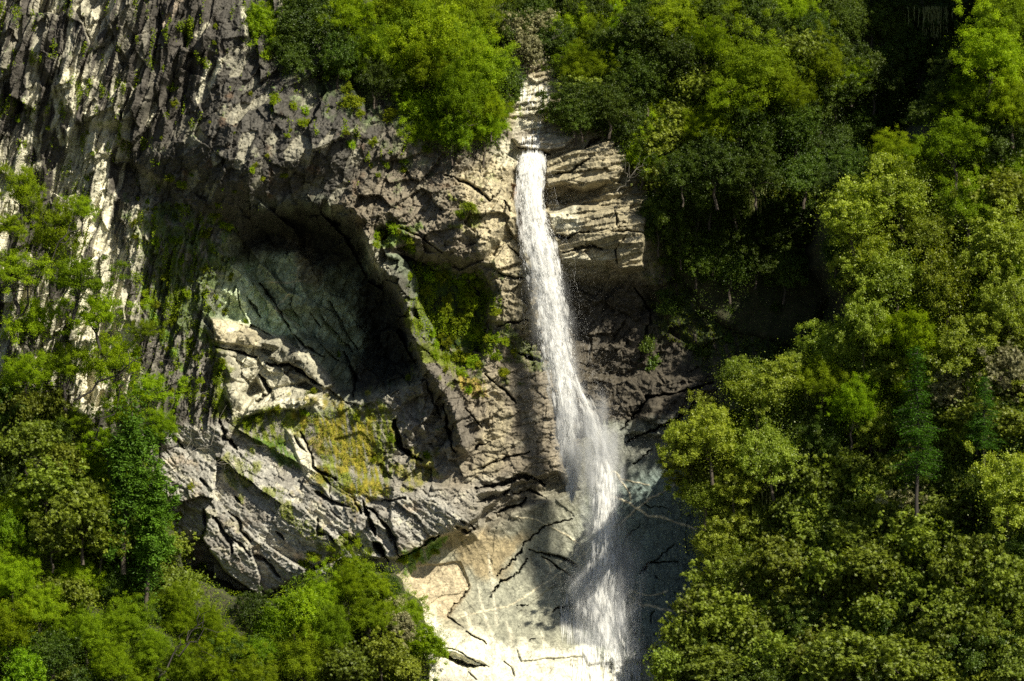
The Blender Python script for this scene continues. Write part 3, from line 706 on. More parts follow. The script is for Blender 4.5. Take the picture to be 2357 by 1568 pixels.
def slope(name, poly, fn, step=9, seed=1, off=0.0):
    p = np.array(poly); uu = np.arange(p[:, 0].min() - 30, p[:, 0].max() + 30, step); vv = np.arange(p[:, 1].min() - 30, p[:, 1].max() + 30, step)
    U, V = np.meshgrid(uu, vv)
    sd = sdist(U + 20 * fbm(U / 60, V / 60, 3, seed), V + 20 * fbm(U / 60 + 9, V / 60, 3, seed), poly)
    Yy = fn(U, V) + .9 * fbm(U / 70, V / 70, 5, seed + 3) + off
    Yy = Yy + 14 * sstep(12, -30, sd)            # the edge turns back into the cliff
    k = (DIST + Yy) / DIST; k0 = (DIST + fn(U, V)) / DIST
    Xx = (U - CX) / S * k0; Zz = CAMZ + (CY - V) / S * k0
    keep = sd > -34
    idx = np.full(U.shape, -1); idx[keep] = np.arange(keep.sum())
    f = np.stack([idx[:-1, :-1], idx[1:, :-1], idx[1:, 1:], idx[:-1, 1:]], -1).reshape(-1, 4)
    f = f[(f >= 0).all(1)]
    me = bpy.data.meshes.new(name)
    fast_mesh(me, np.stack([Xx[keep], Yy[keep], Zz[keep]], -1), f)
    me.polygons.foreach_set("use_smooth", np.ones(len(f), bool))
    return tag(link(name, me, SOIL), kind="structure")
slope("hillside", RB + [(3100,1900),(3100,-700)], base_right, seed=3)
slope("lower_hillside", LB, base_left, seed=5)
slope("upper_hillside", TB, base_top, seed=7, off=.6)
me = bpy.data.meshes.new("ground")
gx_, gy_ = np.meshgrid(np.linspace(-1500, 1500, 60), np.linspace(-1500, 400, 40))
gz = -30 + 3 * fbm(gx_ / 120, gy_ / 120, 4, 2)
tag(link("ground", grid_mesh("ground", gx_, gy_, gz, smooth=True), SOIL), kind="structure")

# ------------------------------------------------------------ plants
def leaves_mesh(name, pos, nrm, size, aspect=.45, curl=.15, seed=0, lv=None, droop=None):
    """one small leaf (a creased quad pair) per position"""
    g = np.random.default_rng(seed); n = len(pos)
    nrm = nrm / (np.linalg.norm(nrm, axis=1, keepdims=True) + 1e-9)
    r = g.normal(size=(n, 3)) if droop is None else droop
    t = np.cross(nrm, r); t = t / (np.linalg.norm(t, axis=1, keepdims=True) + 1e-9)
    if droop is not None: t, _ = droop / (np.linalg.norm(droop, axis=1, keepdims=True) + 1e-9), 0
    b = np.cross(nrm, t); b = b / (np.linalg.norm(b, axis=1, keepdims=True) + 1e-9)
    s = (size if np.ndim(size) else np.full(n, size))[:, None]
    v = np.stack([pos - t * s * .5, pos + b * s * .5 * aspect - nrm * s * curl * .3, pos + t * s * .5 - nrm * s * curl, pos - b * s * .5 * aspect - nrm * s * curl * .3], 1).reshape(-1, 3)
    me = bpy.data.meshes.new(name)
    fast_mesh(me, v, np.arange(4 * n).reshape(n, 4))
    a = me.attributes.new("lv", 'FLOAT', 'FACE')
    a.data.foreach_set("value", (g.random(n) if lv is None else lv).astype(np.float32))
    return me

def tube(path, r0, r1, sides=6):
    path = np.asarray(path, float); n = len(path); V = []; F = []
    for i in range(n):
        d = path[min(i + 1, n - 1)] - path[max(i - 1, 0)]; d /= np.linalg.norm(d) + 1e-9
        a = np.cross(d, (.3, .9, .2)); a /= np.linalg.norm(a) + 1e-9; b = np.cross(d, a)
        r = r0 + (r1 - r0) * i / (n - 1)
        for k in range(sides):
            t = 2 * math.pi * k / sides; V.append(path[i] + r * (math.cos(t) * a + math.sin(t) * b))
    for i in range(n - 1):
        for k in range(sides):
            F.append((i * sides + k, i * sides + (k + 1) % sides, (i + 1) * sides + (k + 1) % sides, (i + 1) * sides + k))
    return V, F
def tubes_mesh(name, lst):
    V = []; F = []
    for path, r0, r1 in lst:
        v, f = tube(path, r0, r1); o = len(V); V += v; F += [tuple(i + o for i in q) for q in f]
    me = bpy.data.meshes.new(name); fast_mesh(me, np.array(V), np.array(F)); return me
def bent(a, b, k, g, n=6, sag=0):
    a = np.array(a, float); b = np.array(b, float); t = np.linspace(0, 1, n)[:, None]
    p = a + (b - a) * t; L = np.linalg.norm(b - a)
    j = g.normal(size=(n, 3)) * L * k; j[0] = j[-1] = 0
    p = p + j; p[:, 2] -= sag * L * np.sin(np.pi * t[:, 0]); return p

def crown_points(g, R, H, zc, ncl, lpc, rc, flat=.75, shell=.5, fill=.12, tight=False):
    """clump centres through the crown's volume, then leaves on the outside of each clump"""
    C_ = []; 
    lobes = g.normal(size=(13, 3)); lobes /= np.linalg.norm(lobes, axis=1, keepdims=True); la = g.uniform(.1, .75, 13)
    while len(C_) < ncl:
        d = g.normal(size=3); d /= np.linalg.norm(d)
        if d[2] < -.85: continue
        ext = .58 + (la * np.clip(lobes @ d, 0, 1) ** 6).sum()
        r = g.uniform(shell, 1) * ext
        C_.append((d[0] * R * r, d[1] * R * r, zc + d[2] * H * r * (1 if d[2] > 0 else .8)))
    C_ = np.array(C_); P_ = []; Nn = []; lv = []
    rcs = rc * g.uniform(.65, 1.35, len(C_)); cl = g.random(len(C_))
    for c, rr, cv in zip(C_, rcs, cl):
        n = int(lpc * (rr / rc) ** 2)
        oc = (c - np.array([0, 0, zc])); oc = oc / (np.linalg.norm(oc) + 1e-9)
        # twigs fan outwards and up from the clump's foot, leaves along each
        k = 9; tw = g.normal(size=(k, 3)) * .62 + oc * .75 + np.array([0, 0, .35]); tw /= np.linalg.norm(tw, axis=1, keepdims=True); tl = g.uniform(.6, 1.7, k) * rr
        q = g.integers(0, k, n); t = g.random(n) ** .65
        p = c - oc * rr * .4 + tw[q] * (tl[q] * t)[:, None] * np.array([1, 1, flat]) + g.normal(size=(n, 3)) * rr * (.22 if not tight else .12)
        P_.append(p)
        Nn.append(tw[q] * .4 + np.array([0, 0, .6]) + g.normal(size=(n, 3)) * .62)
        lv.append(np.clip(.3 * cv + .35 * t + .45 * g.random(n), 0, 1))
    P_ = np.concatenate(P_); Nn = np.concatenate(Nn); lv = np.concatenate(lv)
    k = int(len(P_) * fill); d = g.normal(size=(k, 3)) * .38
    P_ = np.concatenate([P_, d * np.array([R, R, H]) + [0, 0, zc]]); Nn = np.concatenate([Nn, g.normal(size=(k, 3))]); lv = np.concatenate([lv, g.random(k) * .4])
    return C_, P_, Nn, lv

BARK = bark_material("bark", (.07, .055, .04)); BARKP = bark_material("pale_bark", (.22, .2, .16)); BARKD = bark_material("dark_bark", (.03, .025, .02))
MATS = {
 'feather': leaf_material("feathery_leaf", (.075,.135,.004), (.34,.44,.008), .6, .45, .2),
 'rhodo': leaf_material("glossy_leaf", (.065,.095,.006), (.29,.34,.035), .5, .32, .35),
 'pale': leaf_material("pale_leaf", (.10,.15,.008), (.40,.46,.055), .45, .42, .4),
 'dark': leaf_material("dark_leaf", (.022,.048,.004), (.11,.16,.012), .5, .28, .35),
 'bright': leaf_material("bright_leaf", (.09,.17,.005), (.32,.46,.010), .5, .42, .3),
 'grey': leaf_material("dusty_leaf", (.12,.12,.045), (.40,.38,.19), .55, .3, .4),
 'conifer': leaf_material("needle", (.025,.07,.005), (.10,.21,.012), .6, .2, .2),
 'lichen': leaf_material("hanging_lichen", (.18,.20,.07), (.40,.41,.16), .8, .4, .1),
 'moss': leaf_material("moss_tuft", (.07,.11,.005), (.25,.27,.012), .8, .35, .1),
}
PROTO = {}
def proto(kind, var):
    key = (kind, var)
    if key in PROTO: return PROTO[key]
    g = np.random.default_rng(hash_(kind) * 17 + var * 101 + 5)
    parts = []
    zc = 3.2; R = 3.0; H = 2.8; bark = BARK
    if kind in ('feather', 'thin'):
        ncl, lpc, rc, sz, asp = (260, 230, .42, .12, .42) if kind == 'feather' else (90, 230, .42, .13, .42)
        C_, P_, Nn, lv = crown_points(g, R, H, zc, ncl, lpc, rc, .8, .25, .12)
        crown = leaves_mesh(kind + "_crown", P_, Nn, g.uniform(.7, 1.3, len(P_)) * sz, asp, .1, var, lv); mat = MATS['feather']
    elif kind in ('rhodo', 'grey'):
        C_, P_, Nn, lv = crown_points(g, R, H * .95, zc, 210, 34, .40, .8, .3, .16)
        # whorls: each point carries a rosette of leaves
        k = 6; n = len(P_); a = g.random(n)[:, None] * 6.28 + np.arange(k)[None, :] * 6.28 / k
        nn = Nn / np.linalg.norm(Nn, axis=1, keepdims=True)
        t = np.cross(nn, g.normal(size=(n, 3))); t /= np.linalg.norm(t, axis=1, keepdims=True); b = np.cross(nn, t)
        dirs = (np.cos(a)[..., None] * t[:, None] + np.sin(a)[..., None] * b[:, None] - .15 * nn[:, None] * g.uniform(-1, 2, (n, k, 1)))
        ps = P_[:, None] + dirs * .09; nr = nn[:, None] + .45 * dirs * g.uniform(-.5, 1, (n, k, 1))
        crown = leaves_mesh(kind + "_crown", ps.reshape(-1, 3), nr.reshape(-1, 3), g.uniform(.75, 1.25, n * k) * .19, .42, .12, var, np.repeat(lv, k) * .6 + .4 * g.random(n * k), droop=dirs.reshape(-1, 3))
        mat = MATS[kind]
    elif kind in ('pale', 'dark', 'bright'):
        C_, P_, Nn, lv = crown_points(g, R, H * 1.05, zc, 240, 190, .40, .85, .25, .14)
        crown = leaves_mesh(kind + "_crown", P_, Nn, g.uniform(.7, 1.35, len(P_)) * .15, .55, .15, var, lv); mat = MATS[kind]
    elif kind == 'conifer':
        bark = BARKD; zc = 5; P_ = []; Nn = []; C_ = []
        HT = 15.0; branches = []
        for z in np.arange(3.2, HT, .42):
            L_ = (1 - (z - 1.5) / HT) ** .8 * 3.6 * g.uniform(.6, 1.15)
            for q in range(5):
                a = g.uniform(0, 6.28); L2 = L_ * g.uniform(.55, 1.1)
                e = np.array([math.cos(a) * L2, math.sin(a) * L2, z - .22 * L2])
                branches.append((bent((0, 0, z), e, .02, g, 4), .05, .015))
                n = int(60 * L2) + 20; tt = g.uniform(.15, 1, n) ** .8
                p = np.array([0, 0, z]) + tt[:, None] * (e - [0, 0, z]) + g.normal(size=(n, 3)) * np.array([.16, .16, .09]) * (1.5 - tt[:, None] * .5) * 1.5
                P_.append(p); Nn.append(g.normal(size=(n, 3)) * .4 + [0, 0, 1])
        P_ = np.concatenate(P_); Nn = np.concatenate(Nn)
        crown = leaves_mesh("conifer_crown", P_, Nn, g.uniform(.8, 1.4, len(P_)) * .2, .3, .1, var); mat = MATS['conifer']
        tl = [(bent((0, 0, -.8), (.1, 0, HT), .004, g, 10), .2, .03)] + branches
        parts = [("crown", crown, mat), ("trunk", tubes_mesh("conifer_trunk", tl), bark)]
        PROTO[key] = parts; return parts
    elif kind == 'cypress':
        C_, P_, Nn, lv = crown_points(g, 1.15, 6.3, 6.5, 150, 150, .42, 1.5, .2, .2)
        crown = leaves_mesh("cypress_crown", P_, Nn, g.uniform(.8, 1.5, len(P_)) * .2, .35, .1, var, lv); mat = MATS['conifer']
        PROTO[key] = [("crown", crown, mat), ("trunk", tubes_mesh("cypress_trunk", [(bent((0, 0, -.6), (0, 0, 11), .005, g), .16, .03)]), bark)]
        return PROTO[key]
    elif kind == 'bush':
        C_, P_, Nn, lv = crown_points(g, 1.0, .75, .55, 22, 60, .34, .8, .3, .1)
        crown = leaves_mesh("bush_crown", P_, Nn, g.uniform(.7, 1.3, len(P_)) * .17, .5, .15, var, lv); mat = MATS['dark'] if var > 3 else (MATS['feather'] if var % 2 else MATS['moss'])
        st = [(bent((0, 0, -.3), (c[0] * .7, c[1] * .7, c[2]), .05, g, 4), .03, .01) for c in C_[:6]]
        PROTO[key] = [("foliage", crown, mat), ("stem", tubes_mesh("bush_stem", st), bark)]
        return PROTO[key]
    lim = [(bent((0, 0, -1.0), (g.normal() * .2, g.normal() * .2, zc - .8), .03, g, 6), .16, .09)]
    top = lim[0][0][-1]
    for c in C_[g.permutation(len(C_))[:(26 if kind == 'thin' else 12)]]:
        st = lim[0][0][3] if g.random() < .4 else top
        lim.append((bent(st, c, .06, g, 6), .06, .012))
    parts = [("crown", crown, mat), ("trunk", tubes_mesh(kind + "_trunk", lim), BARKD if kind == 'thin' else bark)]
    PROTO[key] = parts
    return parts
def hash_(s): return sum(ord(c) * (i + 3) for i, c in enumerate(s)) % 997

NAMES = {'feather': 'feathery_tree', 'thin': 'open_tree', 'rhodo': 'rhododendron_tree', 'grey': 'dusty_tree', 'pale': 'birch_tree', 'dark': 'evergreen_tree', 'bright': 'leafy_tree', 'conifer': 'conifer_tree', 'cypress': 'cypress_tree', 'bush': 'bush'}
NVAR = {'feather': 4, 'thin': 2, 'rhodo': 4, 'grey': 2, 'pale': 3, 'dark': 3, 'bright': 3, 'conifer': 1, 'cypress': 2, 'bush': 4}
PLANTS = []
def plant(kind, px, py, rpx, Yc, label, group=None, stretch=1.0, lean=0.0, face_out=0.0, var=None):
    """set one tree so that its crown centre stands at the traced spot, Yc metres deep"""
    var = random.randrange(NVAR[kind]) if var is None else var
    parts = proto(kind, var)
    e = bpy.data.objects.new(NAMES[kind], None); COL.objects.link(e)
    R0 = {'conifer': 3.0, 'cypress': 1.2, 'bush': 1.0}.get(kind, 3.0); zc = {'conifer': 7.5, 'cypress': 6.5, 'bush': .5}.get(kind, 3.2)
    s = rpx / S / R0 * .92
    x, y, z = at(px, py, Yc)
    e.location = (x, y, z - zc * s * stretch)
    if lean: e.location.y += math.sin(lean) * zc * s
    e.rotation_euler = (lean + random.uniform(-.06, .06), random.uniform(-.08, .08), random.uniform(0, 6.28) if not lean else 0)
    wd = random.uniform(.85, 1.2) if kind not in ('conifer', 'cypress') else 1
    e.scale = (s * wd, s / wd, s * stretch)
    for nm, me, mat in parts:
        if not me.materials: me.materials.append(mat)
        o = bpy.data.objects.new(nm, me); COL.objects.link(o); o.parent = e
        if lean: o.rotation_euler = (0, 0, random.uniform(0, 6.28)) if nm in ('crown', 'foliage') and len(parts) == 1 else (0, 0, 0)
    tag(e, label, {'bush': 'bush', 'conifer': 'conifer', 'cypress': 'cypress'}.get(kind, 'tree'), group)
    PLANTS.append((e, kind, px, py, rpx))
    return e

RBX = None
def scatter(poly, fn, spacing, pick, region_name, rpx=(50, 85), seed=1, off=1.2, jitter=.35, avoid=()):
    g = random.Random(seed); p = np.array(poly)
    x0, x1, y0, y1 = p[:, 0].min(), p[:, 0].max(), p[:, 1].min(), p[:, 1].max()
    y = y0; row = 0
    while y < y1:
        x = x0 + (row % 2) * spacing * .5
        while x < x1:
            qx = x + g.uniform(-jitter, jitter) * spacing; qy = y + g.uniform(-jitter, jitter) * spacing
            if float(sdist(np.array([qx]), np.array([qy]), poly)[0]) > 0 and -60 < qx < 2420 and (-60 if poly is not RBX else -420) < qy < 1640 and not any(math.hypot(qx - a, qy - b) < c for a, b, c in avoid):
                k = pick(qx, qy, g); r = g.uniform(*rpx)
                if k:
                    yy = float(fn(qx, qy)) - r / S * off
                    plant(k, qx, qy, r, yy, None, region_name, stretch=g.uniform(.85, 1.25))
            x += spacing
        y += spacing * .8; row += 1
def choose(g, **kw):
    t = sum(kw.values()); r = g.random() * t
    for k, v in kw.items():
        r -= v
        if r <= 0: return k

# right-hand slope
hand_right = [ # kind, px, py, r
 ('pale',1640,1010,85),('pale',1590,1050,60),('pale',1745,900,85),('pale',1700,870,55),('pale',1780,1040,75),('pale',1620,1140,70),('pale',1560,1010,40),('pale',1690,1110,60),
 ('pale',1640,1250,60),('pale',1690,1330,65),('rhodo',1620,1400,70),('rhodo',1570,1460,65),('rhodo',1540,1530,60),('rhodo',1690,1430,75),('rhodo',1660,1530,75),
 ('rhodo',1770,1500,70),('rhodo',1940,1510,105),('rhodo',2100,1540,85),('rhodo',1800,1290,80),('rhodo',1900,1320,80),('rhodo',2020,1300,85),('rhodo',2120,1240,75),('rhodo',2220,1300,80),
 ('rhodo',1960,1240,70),('rhodo',2060,1190,60),('rhodo',2160,1180,60),('rhodo',1870,1210,55),('pale',2320,1130,90),('dark',2170,215,50),('dark',2200,160,45),('dark',1965,385,45),('dark',2130,262,45),('dark',1930,420,40),('rhodo',2330,1350,80),('rhodo',2260,1450,70),('rhodo',2340,1530,60),('rhodo',2010,1410,75),
 ('rhodo',2180,1400,70),('rhodo',1880,1110,60),('rhodo',1830,1180,55),('rhodo',1960,1070,50),('dark',1900,1010,60),('dark',1850,1430,55),('dark',2230,1120,60),
 ('pale',1970,500,95),('pale',2080,440,90),('pale',2000,590,80),('pale',2140,540,80),('feather',2200,330,90),('feather',2060,350,60),('feather',2280,120,95),('feather',2330,240,85),('feather',2250,220,70),
 ('pale',2060,640,90),('pale',2180,660,95),('pale',2300,560,90),('rhodo',2310,440,75),('feather',2230,470,80),('pale',1990,740,80),('feather',2100,770,90),('pale',2230,800,90),('pale',2330,700,80),('grey',2330,860,70),
 ('pale',1930,800,70),('feather',1890,870,75),('feather',1960,930,80),('rhodo',2250,960,75),('grey',2190,900,60),('rhodo',2330,980,70),('pale',1830,850,50),('feather',2330,40,80),('dark',2310,330,60)]
for i, (k, px, py, r) in enumerate(hand_right):
    plant(k, px, py, r, float(base_right(px, py)) - r / S * 1.5, None, "trees on the sunlit slope beside the waterfall", stretch=random.uniform(.85, 1.15), var=i % NVAR[k])
def pick_right(x, y, g):
    if y < 500: return choose(g, feather=4, pale=3, rhodo=1, dark=1)
    if y < 1000: return choose(g, feather=3, pale=3, rhodo=2, dark=2, grey=.7)
    return choose(g, rhodo=5, dark=2.5, pale=1, grey=.5)
RBX = RB[1:] + [(2420,1900),(2600,1568),(2600,-400)]
scatter(RBX, base_right, 68, pick_right, "trees on the sunlit slope beside the waterfall", (30, 82), 5, .8)
cf = plant('conifer', 2110, 985, 80, -19.5, "dark green conifer with a bare lower trunk standing among olive trees", None, .95)
plant('conifer', 2265, 970, 52, -19, "smaller conifer half hidden behind the tall conifer", None, .8)

# woods above the cliff and around the gully
hand_top = [('feather',1010,90,110),('feather',1100,160,90),('feather',1040,220,95),('feather',940,60,90),('feather',1130,250,60),('feather',990,160,80),('bright',1040,310,60),('feather',1090,30,80),
 ('bright',590,50,50),('bright',620,100,35),('dark',720,60,80),('dark',680,130,60),('feather',800,40,80),('dark',780,130,65),('feather',860,110,70),('dark',860,180,50),('feather',900,20,80),('dark',700,0,60),
 ('grey',1180,70,55),('grey',1215,120,45),('grey',1150,40,40),('grey',1240,60,50),('dark',1230,20,60),('dark',1170,0,50),
 ('feather',1350,60,80),('feather',1330,150,75),('dark',1320,240,60),('feather',1420,140,75),('dark',1400,240,70),('feather',1430,30,80),('dark',1480,70,70),('dark',1490,180,70),('dark',1340,270,50),
 ('feather',1550,40,80),('dark',1560,130,80),('feather',1620,100,70),('rhodo',1590,200,60),('dark',1640,20,60),
 ('feather',1750,160,95),('feather',1700,230,85),('feather',1800,210,80),('rhodo',1840,120,60),('feather',1900,150,75),('feather',1650,290,75),('dark',1740,300,80),('rhodo',1530,320,60),('rhodo',1560,260,50),('feather',1600,300,60),
 ('dark',1830,300,80),('dark',1650,380,75),('dark',1740,400,75),('dark',1570,400,60),('dark',1850,400,70),('feather',1960,180,60),('dark',2010,180,70)]
for i, (k, px, py, r) in enumerate(hand_top):
    plant(k, px, py, r, float(base_top(px, py)) + (1.0 if 1275 < px < 1450 and py < 235 else -r / S * 1.1) - (3.5 if px > 1500 and py > 330 else 0), None, "trees above the cliff and the gully", stretch=random.uniform(.85, 1.1), var=i % NVAR[k])
def pick_top(x, y, g):
    if 1165 < x < 1285 and y > 100: return None
    if x < 900: return choose(g, feather=2, dark=3, bright=1)
    if x < 1150: return choose(g, feather=5, bright=1)
    if y > 620: return None
    if x > 1850 or y > 440: return 'dark'
    return choose(g, feather=1, dark=3, rhodo=.7)
scatter(TB, base_top, 72, pick_top, "trees above the cliff and the gully", (45, 68), 9, .4)

# trees at the foot of the cliff, left
hand_left = [('rhodo',190,1170,100),('rhodo',110,1120,75),('rhodo',60,1020,70),('rhodo',150,1060,60),('rhodo',50,930,55),('rhodo',230,1240,70),('rhodo',120,1230,70),('feather',30,1330,70),('feather',90,1400,80),
 ('feather',20,1450,80),('rhodo',180,1370,60),('feather',200,1460,75),('dark',120,1510,70),('feather',290,1430,70),('feather',260,1530,70),('feather',350,1500,60),('dark',330,1400,45),('feather',400,1380,50),('dark',310,1330,50),
 ('bright',60,1530,60),('feather',420,1540,60),('feather',480,1440,50),('feather',500,1540,55),('dark',260,1340,45),
 ('bright',640,1440,60),('bright',700,1400,70),('feather',740,1370,55),('feather',800,1350,60),('bright',600,1500,55),('feather',760,1450,75),('feather',850,1420,70),('feather',690,1520,75),('rhodo',800,1530,75),('rhodo',880,1510,65),
 ('feather',590,1560,60),('grey',910,1450,50),('rhodo',940,1540,45),('feather',870,1350,40),('dark',730,1480,50),('feather',530,1480,40),('grey',920,1390,30)]
for i, (k, px, py, r) in enumerate(hand_left):
    plant(k, px, py, r, float(base_left(px, py)) - r / S * 1.3, None, "trees at the foot of the cliff", stretch=random.uniform(.8, 1.1), var=i % NVAR[k])
scatter(LB, base_left, 86, lambda x, y, g: choose(g, feather=3, dark=2.5, thin=1, rhodo=2, bright=1) if x < 980 else None, "trees at the foot of the cliff", (42, 62), 13, .5)
for (px, py, r) in ((50,430,75),(120,530,100),(40,620,90),(170,640,95),(230,720,90),(70,740,90),(270,830,95),(150,840,90),(60,860,80),(270,950,75),(190,480,45),(340,900,70),(370,980,60),(250,1020,60),(330,760,40),(20,520,60)):
    plant('thin', px, py, r, -8 - random.random() * 4, None, "open trees in front of the pale wall", stretch=random.uniform(.8, 1.1))
plant('cypress', 285, 1090, 55, -12.5, "tall dark green columnar cypress beside a round olive tree", None, .75, var=0)
plant('cypress', 335, 1230, 50, -12.5, "second columnar cypress, lower on the slope near the rock", None, .68, var=1)

# bushes on the ledges
gb = random.Random(4)
bushes = [(870,540,22),(905,535,18),(1020,640,20),(1060,650,22),(1100,650,22),(1080,700,24),(1050,740,22),(1100,770,22),(1060,820,26),(1090,840,22),(1030,690,16),(985,640,16),(815,240,28),(700,290,14),(860,330,14),(930,370,14),
 (590,960,20),(570,980,16),(720,905,14),(770,820,12),(1080,480,18),(1060,500,14),(800,210,18),(870,200,20),(900,260,20),(390,200,18),(400,240,14),(640,90,22),(600,70,24),(610,130,18),(500,500,16),(520,520,18),(470,540,16),
 (360,560,16),(380,640,18),(420,600,14),(360,700,14),(430,680,14),(400,740,14),(440,780,12),(930,390,12),(340,680,14),(470,620,12),(440,520,14),(390,410,16),(420,430,14),(860,1060,10),(900,1010,12),(940,870,12),(980,1050,12),
 (440,1120,12),(460,1310,18),(430,1280,16),(400,1230,16),(410,1190,14),(380,1280,20),(440,1350,18),(500,1370,20),(960,1280,14),(930,1290,16),(1000,1270,12),(1160,790,14),(1180,810,12),(1080,900,12),(720,1280,20),(700,1300,18),(780,1290,16),
 (560,1390,14),(760,1260,12),(940,640,12),(640,940,12),(700,950,12),(820,960,12),(560,740,8),(1620,560,26),(1700,600,26),(1800,560,30),(1560,640,20),(1760,700,26),(1850,640,30),(1680,720,20),(1880,760,30),(1780,820,26),(1900,850,26),(1600,500,28),(1550,470,26)]
for q in range(50):
    bushes.append((gb.uniform(300, 530), gb.uniform(430, 930), gb.uniform(5, 12)))
for q in range(18):
    bushes.append((gb.uniform(20, 560), gb.uniform(10, 460), gb.uniform(4, 9)))
for q in range(40):
    bushes.append((gb.uniform(1490, 1930), gb.uniform(470, 860), gb.uniform(14, 34)))
for q in range(36):
    bushes.append((gb.gauss(1050, 45), gb.uniform(630, 860), gb.uniform(8, 18)))
for q in range(16):
    bushes.append((gb.uniform(860, 960), gb.uniform(520, 580), gb.uniform(7, 13)))
for q in range(28):
    bushes.append((gb.uniform(560, 1000), gb.uniform(180, 420), gb.uniform(6, 14)))
for i, (px, py, r) in enumerate(bushes):
    x, y, z = cliff_at(px, py, .15)
    s = r / S
    e = plant('bush', px, py, r, y, None, "small bushes rooted on the rock wall", var=(i % 4) if px < 1480 else 4 + i % 2)
    e.location = (x, y, z - .3 * s); e.rotation_euler = (R_(35), 0, gb.uniform(-.5, .5))

# labels that say where each tree stands
LAND = [(2100,1250,'the slope under the conifer'),(2280,1150,'the shaded slope by the conifer'),(1750,1000,'the lime-green crowns'),(1720,1300,'the lichened boughs'),(2050,350,'the gully rim'),(2300,450,'the high sunny slope'),(2250,1500,'the slope corner'),(1750,350,'the shaded gully wood'),(350,480,'the lichened wall top'),(450,850,'the mossy edge of the cave'),(900,350,'the brown brow'),(850,550,'the green fringe of the cave'),(2110,985,'the tall conifer'),(1590,1050,'the blue-grey slab'),(1940,1510,'the low edge of the slope'),(1950,520,'the dark gully'),(2280,150,'the top of the sunlit slope'),(2180,700,'the sunny middle slope'),(1900,1250,'the round olive crowns'),
 (1225,230,'the upper cascade'),(1020,180,'the bright overhanging wood'),(720,100,'the brow over the cave'),(1400,200,'the grey lip of the fall'),(1600,150,'the shaded upper wood'),(1900,200,'the black gap in the upper wood'),(1550,450,'the square rock beds'),
 (290,1080,'the cypress'),(100,1100,'the round olive tree'),(100,1500,'the lower corner of the gorge'),(700,1420,'the bulging apron rocks'),(900,1450,'the bright foot of the slab'),(400,1450,'the dark undercut rock'),(100,600,'the pale fluted wall'),
 (650,750,'the cave'),(1060,720,'the mossy hollow'),(400,620,'the lichen-streaked wall'),(750,300,'the dark scaly wall'),(430,1270,'the undercut apron'),(950,1280,'the grassy seam of the slab'),(1750,680,'the shaded right wall of the fall'),(780,1000,'the orange moss ledge'),(1170,780,'the falling water')]
LOOK = {'feather': 'feathery yellow-green tree', 'thin': 'open dark-limbed tree', 'rhodo': 'glossy olive tree', 'grey': 'dusty grey tree', 'pale': 'pale lime-green tree', 'dark': 'dark evergreen tree', 'bright': 'bright fresh-green tree', 'bush': 'small green bush'}
buckets = {}
for e, kind, px, py, r in PLANTS:
    if e.get('label'): continue
    a = min(LAND, key=lambda l: math.hypot(l[0] - px, l[1] - py)); dx, dy = px - a[0], py - a[1]
    a8 = ['to the right of', 'below and right of', 'below', 'below and left of', 'to the left of', 'above and left of', 'above', 'above and right of'][int(round(math.atan2(dy, dx) / (math.pi / 4))) % 8]
    d = a8 if math.hypot(dx, dy) >= 45 else 'right beside'
    d0 = 'right beside' if math.hypot(dx, dy) < 45 else (('above' if dy < 0 else 'below') if abs(dy) > abs(dx) * 1.2 else ('to the right of' if dx > 0 else 'to the left of'))
    buckets.setdefault((kind, a[2], d), []).append((e, px, py, r))
for (kind, lm, d), L_ in buckets.items():
    L_.sort(key=lambda q: q[2])
    n = len(L_); words_ = {1: [''], 2: ['higher ', 'lower '], 3: ['highest ', 'middle ', 'lowest ']}.get(n)
    for i, (e, px, py, r) in enumerate(L_):
        if words_: wd = words_[i]
        else: wd = 'highest ' if i == 0 else 'lowest ' if i == n - 1 else ['second highest ', 'third highest ', 'fourth highest ', 'fifth highest ', 'sixth highest ', 'seventh highest ', 'eighth highest ', 'ninth highest ', 'tenth highest ', 'eleventh highest ', 'twelfth highest ', 'thirteenth highest ', 'fourteenth highest ', 'fifteenth highest '][min(i - 1, 13)]
        e['label'] = f"{wd}{LOOK[kind]} {d} {lm}"

# hanging lichen beards and low growth nobody could count
def scatter_leaves(name, pts, nr, size, asp, mat, droop=None, seed=3):
    me = leaves_mesh(name, np.array(pts), np.array(nr), size, asp, .1, seed, droop=droop)
    return link(name, me, mat)
g = np.random.default_rng(12)
def cover(poly, fn, n, off, size, name, mat, seed):
    g = np.random.default_rng(seed); p = np.array(poly); P_ = []
    u = g.uniform(max(p[:, 0].min(), -80), min(p[:, 0].max(), 2430), n * 3); v = g.uniform(max(p[:, 1].min(), -80), min(p[:, 1].max(), 1640), n * 3)
    k = sdist(u, v, poly) > -15; u = u[k][:n]; v = v[k][:n]
    cl = fbm(u / 40, v / 40, 3, seed); yy = fn(u, v) + .9 * fbm(u / 70, v / 70, 5, seed) - g.uniform(0, off, len(u)) - .8 * np.clip(cl, 0, 1)
    k = (DIST + yy) / DIST
    P_ = np.stack([(u - CX) / S * k, yy, CAMZ + (CY - v) / S * k], 1)
    Nn = g.normal(size=P_.shape) * .5 + [0, -.5, .8]
    o = scatter_leaves(name, P_, Nn, g.uniform(.5, 1.3, len(P_)) * size, .5, mat)
    return tag(o, "low tangled undergrowth covering the ground between the trees", "undergrowth", kind="stuff")
cover(RB + [(2600,1900),(2600,-700)], base_right, 90000, 1.0, .15, "undergrowth", MATS['dark'], 31)
cover(LB, base_left, 70000, 1.0, .15, "undergrowth", MATS['feather'], 32)
cover(TB, base_top, 60000, 1.0, .15, "undergrowth", MATS['dark'], 33)
